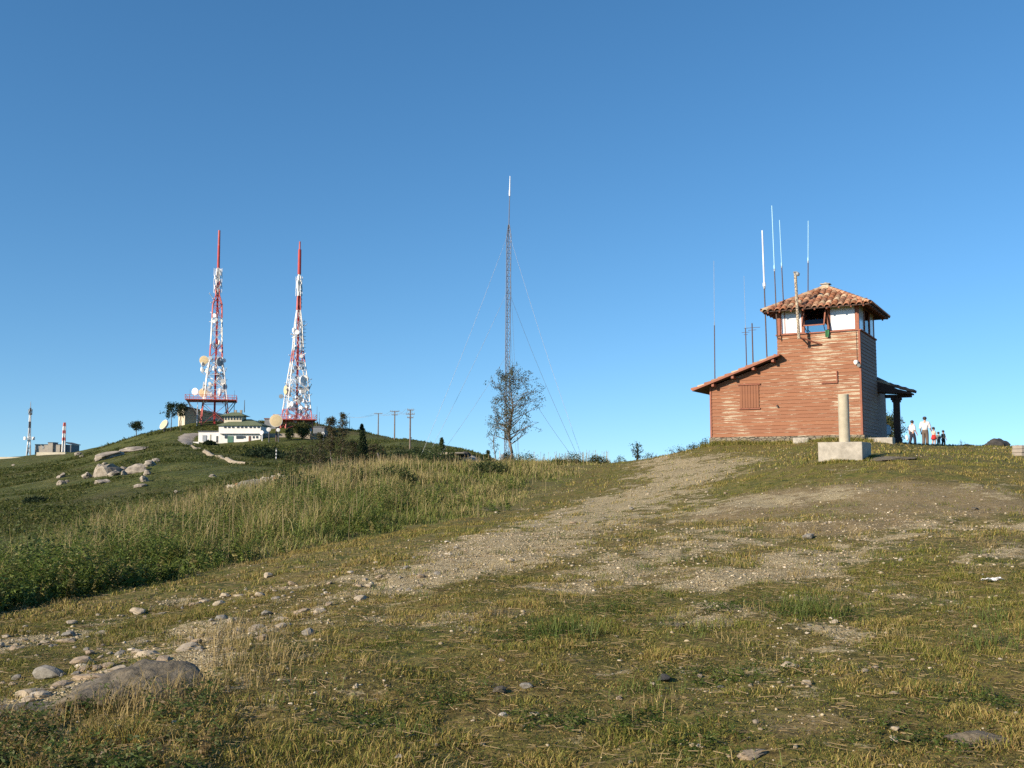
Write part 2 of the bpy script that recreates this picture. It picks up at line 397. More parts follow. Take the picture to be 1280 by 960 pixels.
def inside(x, y, poly):
    c = np.zeros(np.shape(x), bool); j = len(poly) - 1
    for i in range(len(poly)):
        xi, yi = poly[i]; xj, yj = poly[j]
        c ^= ((yi > y) != (yj > y)) & (x < (xj - xi) * (y - yi) / (yj - yi + 1e-12) + xi); j = i
    return c
TALL = FRONT + BACK[::-1]
def fan(n, r0, r1, a0=-33, a1=33, p=2):
    a = R(a0) + rng.random(n) * R(a1 - a0)
    r = (r0 ** p + rng.random(n) * (r1 ** p - r0 ** p)) ** (1 / p)
    return r * np.sin(a), r * np.cos(a)

# ------------------------------------------------------------------ ground sheet
def build_ground():
    nr, na = GX.shape
    V = np.stack([GX.ravel(), GY.ravel(), GZ.ravel()], -1)
    i = np.arange(nr - 1)[:, None] * na; j = np.arange(na)[None]; j2 = (j + 1) % na
    q = np.stack([i + j, i + na + j, i + na + j2, i + j2], -1).reshape(-1, 4)[:, ::-1]
    b, e = bare_mask(V[:, 0], V[:, 1])
    r = np.hypot(V[:, 0], V[:, 1])
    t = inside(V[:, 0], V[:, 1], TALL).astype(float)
    m, nt, bs = nodes('hill_ground')
    g = nt.nodes.new('ShaderNodeNewGeometry'); p = g.outputs['Position']
    n1 = noise(nt, .55, 5, .6, p); n2 = noise(nt, 3.2, 6, .7, p); n3 = noise(nt, 26, 5, .75, p); n4 = noise(nt, 9, 5, .7, p)
    turf = ramp(nt, n2, [(.34, (.04, .05, .010)), (.45, (.13, .135, .026)), (.55, (.225, .18, .05)), (.66, (.11, .072, .026))])
    turf = mix(nt, ramp(nt, n1, [(.42, 0), (.62, .75)]), turf, ramp(nt, n4, [(.36, (.065, .042, .016)), (.5, (.20, .15, .05)), (.64, (.30, .23, .085))]))
    turf = mix(nt, ramp(nt, n3, [(.38, .75), (.56, 0)]), turf, (.03, .028, .012))
    # gravel
    vo = N(nt, 'ShaderNodeTexVoronoi'); vo.inputs['Scale'].default_value = 55; vo.inputs['Randomness'].default_value = 1; nt.links.new(p, vo.inputs['Vector'])
    sp = nt.nodes.new('ShaderNodeSeparateColor'); nt.links.new(vo.outputs['Color'], sp.inputs[0])
    grav = ramp(nt, sp.outputs[0], [(0, (.26, .20, .10)), (.35, (.42, .335, .18)), (.7, (.53, .435, .255)), (.93, (.60, .51, .32)), (1, (.68, .59, .40))])
    grav = mix(nt, ramp(nt, n4, [(.38, .45), (.62, 0)]), grav, (.19, .14, .075))
    grav = mix(nt, ramp(nt, vo.outputs['Distance'], [(.4, 0), (.85, .42)]), grav, (.12, .09, .05))
    ear = ramp(nt, n4, [(.3, (.15, .105, .05)), (.55, (.25, .18, .09)), (.75, (.33, .25, .13))])
    ear = mix(nt, ramp(nt, sp.outputs[1], [(.86, 0), (.9, .8)]), ear, (.42, .35, .26))
    n5 = noise(nt, 2.3, 4, .65, p); fb = mth(nt, 'ADD', mth(nt, 'ADD', attr(nt, 'bare'), mth(nt, 'MULTIPLY', mth(nt, 'SUBTRACT', n5, .53), 2.8)), mth(nt, 'MULTIPLY', mth(nt, 'SUBTRACT', n3, .5), 1.0)); fb = mth(nt, 'ADD', fb, mth(nt, 'MULTIPLY', mth(nt, 'SUBTRACT', n4, .5), .7))
    fe = mth(nt, 'ADD', attr(nt, 'earth'), mth(nt, 'MULTIPLY', mth(nt, 'SUBTRACT', n3, .5), .8))
    c = mix(nt, ramp(nt, fe, [(.35, 0), (.8, .8)]), turf, ear)
    c = mix(nt, ramp(nt, fb, [(.34, 0), (.62, 1)]), c, grav)
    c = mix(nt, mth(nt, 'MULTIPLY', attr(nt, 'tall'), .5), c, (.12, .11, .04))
    # heath on the far hill
    f1 = noise(nt, .035, 5, .6, p); f2 = noise(nt, .32, 6, .7, p); f3 = noise(nt, 1.6, 5, .75, p)
    heath = ramp(nt, f2, [(.34, (.05, .064, .014)), (.5, (.095, .108, .026)), (.64, (.145, .14, .044))])
    heath = mix(nt, ramp(nt, f1, [(.5, 0), (.68, .65)]), heath, ramp(nt, f3, [(.3, (.07, .06, .024)), (.7, (.15, .115, .05))]))
    heath = mix(nt, ramp(nt, f3, [(.34, .75), (.52, 0)]), heath, (.018, .022, .008))
    heath = mix(nt, ramp(nt, mth(nt, 'MULTIPLY', f2, f3), [(.38, 0), (.44, .6)]), heath, (.20, .165, .085))
    c = mix(nt, attr(nt, 'far'), c, heath)
    nt.links.new(c, bs.inputs['Base Color']); bs.inputs['Roughness'].default_value = .95; bs.inputs['Specular IOR Level'].default_value = .15
    hgt = mth(nt, 'ADD', mth(nt, 'MULTIPLY', n3, .6), mth(nt, 'MULTIPLY', mth(nt, 'SUBTRACT', 1, vo.outputs['Distance']), mth(nt, 'MULTIPLY', attr(nt, 'bare'), .6)))
    hgt = mth(nt, 'ADD', hgt, mth(nt, 'MULTIPLY', f3, mth(nt, 'MULTIPLY', attr(nt, 'far'), 14)))
    bump(nt, bs, hgt, .8, .035)
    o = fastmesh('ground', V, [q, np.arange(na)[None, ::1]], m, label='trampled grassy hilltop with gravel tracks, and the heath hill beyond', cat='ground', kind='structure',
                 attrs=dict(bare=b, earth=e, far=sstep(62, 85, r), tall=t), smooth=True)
    return o
build_ground()

# ------------------------------------------------------------------ blades
def blades(name, x, y, h, w, lean, col, label, cat, tipcol=None, m='blade', z=None, extra=None):
    n = len(x); z = ground(x, y) - .01 if z is None else z
    a = rng.random(n) * 2 * math.pi; ca, sa = np.cos(a), np.sin(a)
    P = np.stack([x, y, z], -1); sd = np.stack([ca, sa, 0 * ca], -1) * (w[:, None] / 2)
    la = rng.random(n) * 2 * math.pi; ld = np.stack([np.cos(la), np.sin(la), 0 * la], -1) * (lean * h)[:, None] + np.array([.06, .02, 0]) * h[:, None]
    up = np.array([0, 0, 1.]) * h[:, None]
    md = P + up * .55 + ld * .35; tp = P + up * np.clip(1 - lean * .45, .3, 1)[:, None] + ld
    V = np.stack([P - sd, P + sd, md - sd * .75, md + sd * .75, tp], 1).reshape(-1, 3)
    k = np.arange(n)[:, None] * 5
    q = k + np.array([[0, 1, 3, 2]]); t = k + np.array([[2, 3, 4]])
    tc = col * np.array([1.12, 1.06, .95]) if tipcol is None else tipcol
    T = np.stack([col, col, col, col, tc], 1).reshape(-1, 3)
    return fastmesh(name, V, [q, t], M[m], T, label, cat)
def pick(cols, w): return np.array(cols)[rng.choice(len(cols), p=np.array(w) / sum(w), size=1)]
PAL = np.array([(.085, .10, .016), (.13, .14, .024), (.19, .175, .036), (.265, .205, .058), (.35, .265, .095), (.19, .12, .042)])
def palmix(wts):
    """wts (n,6) -> colour per row"""
    c = np.cumsum(wts / wts.sum(1, keepdims=True), 1); u = rng.random((len(wts), 1)); i = (u > c).sum(1).clip(0, 5)
    return PAL[i] * (.80 + .56 * rng.random((len(wts), 1)))
def short_grass():
    for name, nn, r0, r1, hh, ww, lab in (
            ('short_grass', 800000, 4.3, 13, .031, .0045, 'short tufted grass and dead stems nearest the camera'),
            ('short_grass', 480000, 13, 30, .036, .0095, 'short trampled grass on the middle of the slope'),
            ('short_grass', 240000, 30, 72, .055, .022, 'short grass on the crest of the hill round the red house')):
        x, y = fan(nn, r0, r1, p=1.7)
        b, e = bare_mask(x, y)
        cl = fbm(x / .28, y / .28, 61, 2); cl2 = fbm(x / 1.1, y / 1.1, 63, 3); cl3 = fbm(x / 3.3, y / 3.3, 65, 3)
        keep = (rng.random(nn) < np.clip((1 - b * (.98 if r0 < 10 else .86)) * (1 - e * .9), 0, 1) * np.clip((cl - .2) * 2.2, .4, 1) * np.clip((cl2 - .2) * 2.2, .45, 1)) & ~inside(x, y, TALL)
        x, y, cl, cl2, cl3 = (v[keep] for v in (x, y, cl, cl2, cl3)); n = len(x)
        # the uncut corner at the bottom left stands higher
        px = x / y * F; corner = sstep(-230, -480, px) * (1 - sstep(5.6, 7.2, y)) * 1.2 + .7 * (1 - sstep(.0, 1.0, np.hypot((x + 1.75) / .8, (y - 7.1) / .9)))
        h = hh * (.26 + 1.9 * sstep(.46, .78, cl) + .6 * sstep(.5, .8, cl2)) * (.5 + rng.random(n)) * (1 + 1.1 * corner)
        lean = .25 + .75 * rng.random(n) ** 1.3
        g = sstep(.38, .6, cl3 * .6 + cl2 * .4)
        wt = np.stack([.5 + 2.2 * (1 - g), 1 + 2.6 * (1 - g), 1.2 + 1.6 * (1 - g), 1 + 1.2 * g, .35 + 1.5 * g, .25 + 1.2 * g], 1)
        col = palmix(wt)
        blades(name, x, y, h, ww * (.6 + .8 * rng.random(n)), lean, col, lab, 'grass')
short_grass()
def tufts():
    """rank dry tufts and stems in the short grass"""
    xs = []; hs = []; cs = []
    cent = list(zip(*fan(150, 4.6, 22, p=1.5)))
    cent += [(*hit(a, b)[:2],) for a, b in [(270, 800), (300, 815), (330, 800), (350, 830), (285, 835), (320, 850), (110, 893), (140, 893), (170, 890), (200, 886), (225, 878), (245, 868), (1010, 765), (1030, 770), (990, 775), (700, 790), (680, 795), (720, 795), (1255, 780), (1240, 810), (1000, 760)]]
    for k, (cx, cy) in enumerate(cent):
        big = k >= 150; nb = rnd.randint(60, 110) if big else rnd.randint(22, 60)
        rad = .16 if big else .07 + .07 * rnd.random()
        d = rng.normal(0, rad, (nb, 2)); xs.append(np.array([cx, cy]) + d)
        green = (k % 3 == 0) if not big else k >= 162
        hs.append((.10 + .14 * rng.random(nb)) * (1.25 if big else .75))
        base = np.array([(.09, .12, .025)]) if green else np.array([(.27, .205, .085)])
        cs.append(base * (.65 + .7 * rng.random((nb, 1))))
    P = np.concatenate(xs); h = np.concatenate(hs); c = np.concatenate(cs)
    ok = ~inside(P[:, 0], P[:, 1], TALL); P, h, c = P[ok], h[ok], c[ok]
    blades('grass_tuft_cover', P[:, 0], P[:, 1], h, np.full(len(h), .005), .2 + .6 * rng.random(len(h)), c, 'rank dry and green grass tufts scattered over the slope', 'grass')
    # litter of dead stems lying about
    n = 15000; x, y = fan(n, 4.4, 20, p=1.5); b, e = bare_mask(x, y); z = ground(x, y) + .012 + .02 * rng.random(n)
    a = rng.random(n) * 6.28; L = .03 + .10 * rng.random(n) ** 2; w = .0035
    d = np.stack([np.cos(a), np.sin(a), (rng.random(n) - .4) * .35], -1) * L[:, None]; s = np.stack([-np.sin(a), np.cos(a), 0 * a], -1) * w / 2
    P = np.stack([x, y, z], -1); u = np.array([0, 0, .0035])
    V = np.stack([P - s, P + s, P + d + s, P + d - s, P + u, P + d + u], 1).reshape(-1, 3); k = np.arange(n)[:, None] * 6
    col = np.array([(.30, .22, .11)]) * (.45 + .8 * rng.random((n, 1)))
    fastmesh('dead_stem_litter', V, [k + np.array([[0, 4, 5, 3]]), k + np.array([[4, 1, 2, 5]])], M['blade'], np.repeat(col, 6, 0), 'straw coloured dead stems lying loose in the short grass', 'litter')
tufts()

def mat_grass():
    n = 600000; x, y = fan(n, 4.3, 14, p=1.6); b, e = bare_mask(x, y); k = (rng.random(n) < (1 - b) * (1 - e)) & ~inside(x, y, TALL); x, y = x[k], y[k]; n = len(x)
    c3 = fbm(x / 2.1, y / 2.1, 167, 3); c4 = fbm(x / .22, y / .22, 169, 2); g = sstep(.38, .62, c3)
    wt = np.stack([1.6 - .3 * g, 1.9 - .8 * g, 1.5 - .4 * g, .7 + .5 * g, .35 + .7 * g, .5 + 1.3 * g], 1)
    blades('turf_mat_grass', x, y, (.012 + .022 * rng.random(n)) * (.5 + c4), .0055 * (.6 + .8 * rng.random(n)), .5 + 1.1 * rng.random(n), palmix(wt), 'close cropped turf and withered leaves matting the ground between the tufts', 'grass')
mat_grass()
def tall_grass():
    n = 330000; x, y = fan(n, 10.5, 66, -34, 7, p=1.35)
    k = inside(x, y, TALL); x, y = x[k], y[k]
    df = pdist(x, y, FRONT); db = pdist(x, y, BACK); px = x / y * F + 640
    cl = fbm(x / 1.2, y / 1.2, 71, 3); cl2 = fbm(x / 3.6, y / 3.6, 73, 3)
    right = sstep(560, 740, px)
    dry = np.clip(sstep(.46, .60, cl2 * .55 + cl * .45) * .8 + sstep(300, 480, px) * sstep(9, 3, db) * .45 + (1 - sstep(0, 5, db)) * sstep(-100, 200, px) * .5 + right * .25 - (1 - sstep(120, 330, px)) * .42 * sstep(2, 6, db), 0, 1)
    keep = rng.random(len(x)) < (.25 + .75 * sstep(.3, .55, cl)); x, y, df, db, px, cl, cl2, right, dry = (v[keep] for v in (x, y, df, db, px, cl, cl2, right, dry)); n = len(x)
    h = (.16 + .70 * sstep(0, 3.2, df + (cl - .5) * 3)) * (.25 + 1.25 * sstep(.25, .75, cl)) * (.55 + .65 * rng.random(n)) * (1 - .55 * sstep(420, 540, px)) * (1.12 - .12 * sstep(200, 420, px))
    isdry = rng.random(n) < (.08 + .62 * dry)
    g = np.array([(.095, .13, .022), (.14, .17, .034), (.19, .20, .046), (.11, .145, .034)])[rng.integers(0, 4, n)]
    s = np.array([(.36, .29, .12), (.29, .235, .09), (.43, .36, .165), (.23, .185, .07)])[rng.integers(0, 4, n)]
    col = np.where(isdry[:, None], s, g) * (.7 + .55 * rng.random((n, 1)))
    h = h * np.where(isdry, .95, .84); w = (.0055 + .00028 * y) * np.where(isdry, .8, 1.25) * (.7 + .6 * rng.random(n))
    blades('tall_grass', x, y, h, w, .18 + .95 * rng.random(n) ** 1.3, col, 'waist high green and straw coloured grass along the left of the track', 'grass', m='blade')
    # seed stalks standing over it, thickest on the crest
    n = 4600; x, y = fan(n, 20, 66, -24, 7, p=1.2); k = inside(x, y, TALL) & (rng.random(n) < .12 + .88 * (1 - sstep(2, 9, pdist(x, y, BACK)))); x, y = x[k], y[k]; n = len(x)
    h = (.75 + .45 * rng.random(n)) * (1 - .42 * sstep(420, 540, x / y * F + 640) + .12 * sstep(620, 680, x / y * F + 640))
    z = ground(x, y); la = rng.random(n) * 6.28; ld = np.stack([np.cos(la), np.sin(la)], -1) * (.12 * h * rng.random(n))[:, None]
    P0 = np.stack([x, y, z], -1); P1 = P0 + np.stack([ld[:, 0], ld[:, 1], h], -1); w = (.0025 + .00011 * y)
    s = np.stack([w, 0 * w, 0 * w], -1); t = np.stack([0 * w, w, 0 * w], -1); hd = (P1 - P0) * .16
    V = np.stack([P0 - s, P0 + s, P1 - hd + s * .7, P1 - hd - s * .7, P1 - hd * .5 + s * 1.2, P1 - hd * .5 - s * 1.2, P1 - hd * .5 + t * 1.2, P1 - hd * .5 - t * 1.2, P1], 1).reshape(-1, 3)
    k = np.arange(n)[:, None] * 9
    q = k + np.array([[0, 1, 2, 3]]); t3 = np.concatenate([k + np.array([[3, 2, 4]]), k + np.array([[3, 4, 5]]), k + np.array([[5, 4, 8]]), k + np.array([[3, 6, 8]]), k + np.array([[3, 7, 8]])])
    col = np.array([(.40, .31, .16)]) * (.6 + .6 * rng.random((n, 1)))
    fastmesh('seed_stalk_grass', V, [q, t3], M['blade'], np.repeat(col, 9, 0), 'pale seeding grass stalks standing over the tall grass', 'grass')
tall_grass()

def fronds(name, cx, cy, h0, label, nleaf=16, leaf=.055, cols=((.085, .12, .02), (.12, .16, .03), (.165, .20, .042), (.12, .165, .04), (.10, .14, .025), (.22, .19, .065)), spread=.55):
    """ferny broom and bracken stems: a bent stem with paired leaflets"""
    n = len(cx); z = ground(cx, cy); a = rng.random(n) * 6.28; d = np.stack([np.cos(a), np.sin(a)], -1)
    h = h0 * (.6 + .5 * rng.random(n)); sp = spread * (.25 + .9 * rng.random(n))
    ts = np.linspace(.15, 1, nleaf); P = np.stack([cx, cy, z], -1)[:, None, :]
    bx = (sp * h)[:, None] * ts ** 1.7
    Q = P + np.stack([d[:, :1] * bx, d[:, 1:] * bx, h[:, None] * (ts * (1.12 - .22 * ts))], -1)         # n,nleaf,3
    Q += rng.normal(0, .012, Q.shape)
    sd = np.stack([-d[:, 1], d[:, 0], 0 * a], -1)[:, None, :]
    ll = leaf * (1.25 - .7 * ts)[None, :, None] * (.6 + .8 * rng.random((n, nleaf, 1)))
    out = []; cc = []
    base = np.array(cols)[rng.integers(0, len(cols), n)] * (.7 + .6 * rng.random((n, 1)))
    for sg in (-1, 1):
        dr = sd * sg + rng.normal(0, .45, (n, nleaf, 3)); dr /= np.linalg.norm(dr, axis=-1, keepdims=True)
        up = rng.normal(0, 1, (n, nleaf, 3)); nn = np.cross(dr, up); nn /= np.linalg.norm(nn, axis=-1, keepdims=True) + 1e-9
        out.append(np.stack([Q, Q + dr * ll * .6 + nn * ll * .3, Q + dr * ll * 1.5, Q + dr * ll * .6 - nn * ll * .3], 2))
        cc.append(np.repeat((base[:, None, :] * (.75 + .5 * rng.random((n, nleaf, 1))))[:, :, None, :], 4, 2))
    V = np.concatenate(out, 1).reshape(-1, 3); T = np.concatenate(cc, 1).reshape(-1, 3)
    f = np.arange(len(V)).reshape(-1, 4)
    fastmesh(name, V, [f], M['leaf'], T, label, 'undergrowth')
def undergrowth():
    x, y = fan(60000, 10.5, 40, -36, 2, p=1.3); k = inside(x, y, TALL); x, y = x[k], y[k]
    px = x / y * F + 640; df = pdist(x, y, FRONT); c = fbm(x / 2.2, y / 2.2, 81, 3)
    pr = (1 - sstep(180, 420, px)) * (.25 + .75 * sstep(.4, .55, c)) * (1 - .65 * sstep(4, 9, df)) + .42 * sstep(.48, .57, c)
    k = rng.random(len(x)) < pr * .34; x, y, df, px = x[k], y[k], df[k], px[k]
    fronds('bracken_undergrowth', x, y, (.40 + .60 * sstep(0, 1.0 + 3.5 * sstep(120, 320, px), df)) * (.6 + .8 * fbm(x / 1.4, y / 1.4, 87, 2)), 'dark green bracken and broom filling the bank at the left', 16, .052)
    # green weeds at the bottom left corner and here and there
    x, y = fan(1700, 4.5, 7, -31, -16, p=1.5); k = (fbm(x / .5, y / .5, 85, 2) > .40) & (rng.random(len(x)) < 1.0 - .2 * (y - 4.6) * 2); x, y = x[k], y[k]
    fronds('weed_undergrowth', x, y, .14 + .10 * rng.random(len(x)), 'low dark green weeds in front of the half buried boulder', 10, .024, ((.065, .095, .02), (.09, .125, .03), (.13, .14, .045), (.2, .14, .06)), .8)
    x, y = fan(16000, 4.4, 13, p=1.6); b_, e_ = bare_mask(x, y); k = (rng.random(len(x)) < (1 - b_) * (1 - e_) * sstep(.42, .62, fbm(x / .6, y / .6, 187, 3))) & ~inside(x, y, TALL); x, y = x[k], y[k]
    fronds('low_herb_undergrowth', x, y, .022 + .03 * rng.random(len(x)), 'low broad leaved herbs and clover woven through the turf', 6, .011, ((.075, .10, .022), (.10, .13, .03), (.15, .15, .045), (.20, .14, .06)), 1.6)
    cs = [hit(a, b) for a, b in [(690, 790), (660, 800), (1000, 765), (1030, 770), (760, 765), (1000, 838), (910, 760), (455, 905), (905, 850), (1150, 930), (1230, 880), (880, 930), (800, 905), (700, 905), (560, 880)]]
    x = np.concatenate([c.x + rng.normal(0, .18, 60) for c in cs]); y = np.concatenate([c.y + rng.normal(0, .16, 60) for c in cs])
    fronds('clover_undergrowth', x, y, np.full(len(x), .07), 'small leafy weeds in patches over the short grass', 8, .016, ((.05, .085, .014), (.075, .11, .02), (.11, .13, .03)), 1.0)
undergrowth()

def heath():
    """low scrub roughening the far hill"""
    n = 130000; x, y = fan(n, 85, 330, -33, 1, p=1.1); z = ground(x, y); c = fbm(x / 9, y / 9, 91, 3)
    k = (rng.random(n) < sstep(.32, .62, c)) & ~((np.abs(y - 258) < 12) & (np.abs(x / y * F + 352) < 100)) & ~((np.abs(y - 292) < 12) & (np.abs(x / y * F + 385) < 45)); x, y, z, c = x[k], y[k], z[k], c[k]; n = len(x)
    s = (.11 + .17 * rng.random(n)) * (.45 + y / 260) * (.7 + .7 * sstep(.45, .7, c)); m = 5
    P = np.stack([x, y, z], -1)[:, None, :] + rng.normal(0, 1, (n, m, 3)) * np.array([.75, .75, .32]) * s[:, None, None] + np.array([0, 0, .25]) * s[:, None, None]
    e1 = rng.normal(0, .5, (n, m, 3)) * s[:, None, None]; e2 = rng.normal(0, .5, (n, m, 3)) * s[:, None, None]
    V = np.stack([P, P + e1, P + e2], 2).reshape(-1, 3); f = np.arange(len(V)).reshape(-1, 3)
    col = np.array([(.055, .072, .015), (.08, .098, .022), (.11, .12, .03), (.16, .14, .045)])[rng.choice(4, n, p=[.3, .37, .22, .11])] * (.7 + .6 * rng.random((n, 1)))
    fastmesh('heath_scrub_cover', V, [f], M['leaf'], np.repeat(col, 3 * m, 0), 'low dark green heath and grass covering the far hill', 'heath')
heath()

# ------------------------------------------------------------------ stones
def rockmesh(name, seed, sub=2, flat=.65, sharp=.35, squash=(1, 1, 1)):
    r_ = random.Random(seed); bm = bmesh.new(); bmesh.ops.create_icosphere(bm, subdivisions=sub, radius=1)
    planes = [(Vector((r_.gauss(0, 1), r_.gauss(0, 1), r_.gauss(0, .7))).normalized(), .48 + .36 * r_.random()) for _ in range(13)]
    for v in bm.verts:
        for nrm, d in planes:
            k = v.co.dot(nrm)
            if k > d: v.co -= nrm * (k - d) * .92
        q = v.co * 2.3; nz = float(fbm(np.array([q.x + seed * 7 + q.z]), np.array([q.y - q.z * 1.3]), seed, 3)[0]) - .5
        v.co += v.co.normalized() * nz * sharp
        if sub >= 4: v.co += v.co.normalized() * (float(fbm(np.array([q.x * 3.5 + q.z * 2 + seed]), np.array([q.y * 3.5 - q.z * 2.6]), seed + 5, 3)[0]) - .5) * .16
        v.co = Vector((v.co.x * squash[0], v.co.y * squash[1], v.co.z * flat * squash[2]))
    me = bpy.data.meshes.new(name); bm.to_mesh(me); bm.free(); return me
def rock(name, label, cat, loc, size, seed, m, rz=0, group=None, sub=3, flat=.65, sharp=.3, smooth=True, sink=.25, tilt=(0, 0)):
    me = rockmesh(name, seed, sub, flat, sharp); me.materials.append(M[m])
    if smooth: me.polygons.foreach_set('use_smooth', [True] * len(me.polygons))
    o = bpy.data.objects.new(name, me); COL.objects.link(o)
    o.scale = size; o.rotation_euler = (tilt[0], tilt[1], rz); o.location = (loc[0], loc[1], loc[2] + size[2] * flat * (1 - 2 * sink))
    return tag(o, label, cat, group)
def stonemat(name, c1, c2): return mat(name, c1, c2, 2.0, .9, bmp=.4, detail=8)
M['stoneA'] = stonemat('pale_stone', (.42, .35, .25), (.26, .21, .145)); M['stoneB'] = stonemat('buff_stone', (.36, .28, .19), (.22, .165, .11))
M['stoneC'] = stonemat('grey_stone', (.26, .24, .20), (.15, .135, .11)); M['stoneD'] = stonemat('whitish_stone', (.54, .48, .38), (.38, .32, .24))
def stones():
    base = []
    for i in range(10):
        mm = ['stoneA', 'stoneB', 'stoneC', 'stoneA', 'stoneD', 'stoneB', 'stoneA', 'stoneC', 'stoneA', 'stoneB'][i]
        me = rockmesh('stone', 100 + i, 2, .42 + .05 * (i % 4), .25); me.materials.append(M[mm]); base.append(me)
    def put(x, y, s, i, label, group, name='loose_stone'):
        o = bpy.data.objects.new(name, base[i]); COL.objects.link(o)
        sc = (s * rnd.uniform(.8, 1.35), s * rnd.uniform(.75, 1.1), s * rnd.uniform(.7, 1.15))
        o.scale = sc; o.rotation_euler = (rnd.uniform(-.25, .25), rnd.uniform(-.25, .25), rnd.uniform(0, 6.28))
        o.location = (x, y, gz(x, y) + sc[2] * .22); tag(o, label, 'stone', group)
    # (label, group, pixel patch polyline, spread px x/y, count, size range m)
    Z = [('small pale stone in the dense rubble patch at the left edge of the track', 'rubble at the left edge of the upper track', [(0, 805), (95, 798)], (26, 11), 34, (.025, .065)),
         ('loose stone in the rocky lower track at the left, above the half buried boulder', 'stones in the lower track beside the boulder', [(20, 860), (110, 840), (180, 815), (290, 790)], (28, 12), 56, (.025, .075)),
         ('pale stone in the gravelly middle stretch of the track', 'stones in the middle of the track', [(280, 790), (340, 772), (430, 745), (520, 722), (600, 690)], (34, 9), 46, (.03, .085)),
         ('stone lying along the narrow upper rut beside the tall grass', 'stones along the upper rut', [(150, 775), (280, 748), (380, 736), (520, 706), (640, 662)], (30, 7), 32, (.03, .085)),
         ('pale stone scattered where the track widens below the crest', 'stones where the track widens', [(620, 690), (720, 655), (800, 620), (860, 590)], (70, 14), 40, (.035, .085)),
         ('stone on the brown bare earth below the concrete pillar', 'stones on the bare earth', [(930, 650), (1050, 640), (1200, 660)], (80, 20), 22, (.025, .055)),
         ('small stone loose in the short grass of the right slope', 'stones in the grass on the right', [(960, 720), (1100, 740), (1230, 720), (1100, 860)], (110, 50), 30, (.02, .05)),
         ('small stone loose in the short grass at the bottom middle', 'stones in the grass at the bottom', [(420, 860), (600, 840), (760, 870), (900, 800)], (90, 45), 24, (.015, .035))]
    for lab, grp, line, (sx, sy), cnt, (s0, s1) in Z:
        for _ in range(cnt):
            k = rnd.random() * (len(line) - 1); i = int(k); t = k - i
            a = line[i][0] + (line[i + 1][0] - line[i][0]) * t + rnd.gauss(0, sx); b = line[i][1] + (line[i + 1][1] - line[i][1]) * t + rnd.gauss(0, sy)
            p = hit(min(max(a, -30), 1310), min(max(b, 590), 955)); put(p.x, p.y, s0 + (s1 - s0) * rnd.random() ** 2, rnd.randrange(10), lab, grp)
    for a, b, s in [(40, 868, .17), (75, 858, .13), (118, 846, .16), (145, 838, .12), (185, 820, .14), (205, 826, .10), (232, 812, .15), (262, 800, .11), (300, 790, .16), (322, 786, .12), (352, 776, .17), (380, 770, .11), (400, 765, .13), (130, 792, .12), (200, 768, .11), (255, 752, .14), (300, 745, .12), (345, 748, .10), (452, 748, .12), (500, 738, .10), (20, 812, .12), (55, 806, .10), (85, 803, .11)]:
        p = hit(a, b); k = rnd.randrange(10); put(p.x, p.y, s * .85, rnd.choice((0, 3, 6, 8, 1, 5, 9)), 'flat rocky plate half sunk in the worn track at the left', 'bedrock plates in the left tracks', 'bedrock_plate'); o = COL.objects[-1]; o.scale = (o.scale[0] * 1.2, o.scale[1], o.scale[2] * .85); o.location.z -= s * .22
    # stones one can point to
    U = [('squarish pale stone standing alone beside the tall grass edge', 334, 722, .115, 'stoneA', 'stone'), ('flat grey stone on the bare earth, largest one there', 1011, 673, .13, 'stoneC', 'stone'),
         ('whitish fist sized stone at the very bottom of the slope', 499, 948, .035, 'stoneD', 'stone'), ('blocky buff stone with a dark shadow side in the gravel patch', 988, 836, .085, 'stoneA', 'stone'),
         ('dark charcoal stone lying in the short grass', 829, 852, .07, 'darkrock', 'stone'), ('rounded grey stone half sunk beside two flatter ones', 657, 860, .055, 'stoneC', 'stone'),
         ('flat bluish grey stone nearly level with the turf', 624, 867, .07, 'greyrock', 'stone'), ('upright pale stone chip in the brown grass', 629, 896, .04, 'stoneD', 'stone'),
         ('pale pinkish stone among the weeds at the bottom left', 128, 946, .05, 'stoneB', 'stone'), ('dark brown stone in the grass on the middle slope', 850, 784, .075, 'greyrock', 'stone'),
         ('pale flat stone in the gravel patch of the right slope', 1009, 857, .05, 'stoneA', 'stone'), ('small pale stone on the lower right slope', 1120, 913, .035, 'stoneA', 'stone'),
         ('white stone on a stub in the lower right grass', 876, 935, .03, 'stoneD', 'stone'), ('angular grey stone on the left verge below the bracken', 86, 796, .1, 'stoneC', 'stone'),
         ('long pale stone beside the upper rut under the bracken', 90, 781, .08, 'stoneA', 'stone'), ('tilted pale slab in the upper rut', 172, 768, .13, 'stoneA', 'stone'),
         ('large angular stone of the lower track, left of its widest rubble', 103, 832, .14, 'stoneB', 'stone'), ('grey topped stone at the edge of the lower track', 60, 848, .15, 'stoneC', 'stone'),
         ('brown stone lying in the short grass below the crest', 1218, 638, .11, 'greyrock', 'stone'), ('white litter sized stone chip on the track verge', 620, 641, .06, 'stoneD', 'stone')]
    for i, (lab, a, b, s, m, cat) in enumerate(U):
        p = hit(a, b); rock('loose_stone', lab, cat, p, (s * .95, s * .75, s * .72), 300 + i, m, rnd.random() * 6, sub=2, flat=.6, sharp=.25, smooth=False)
stones()
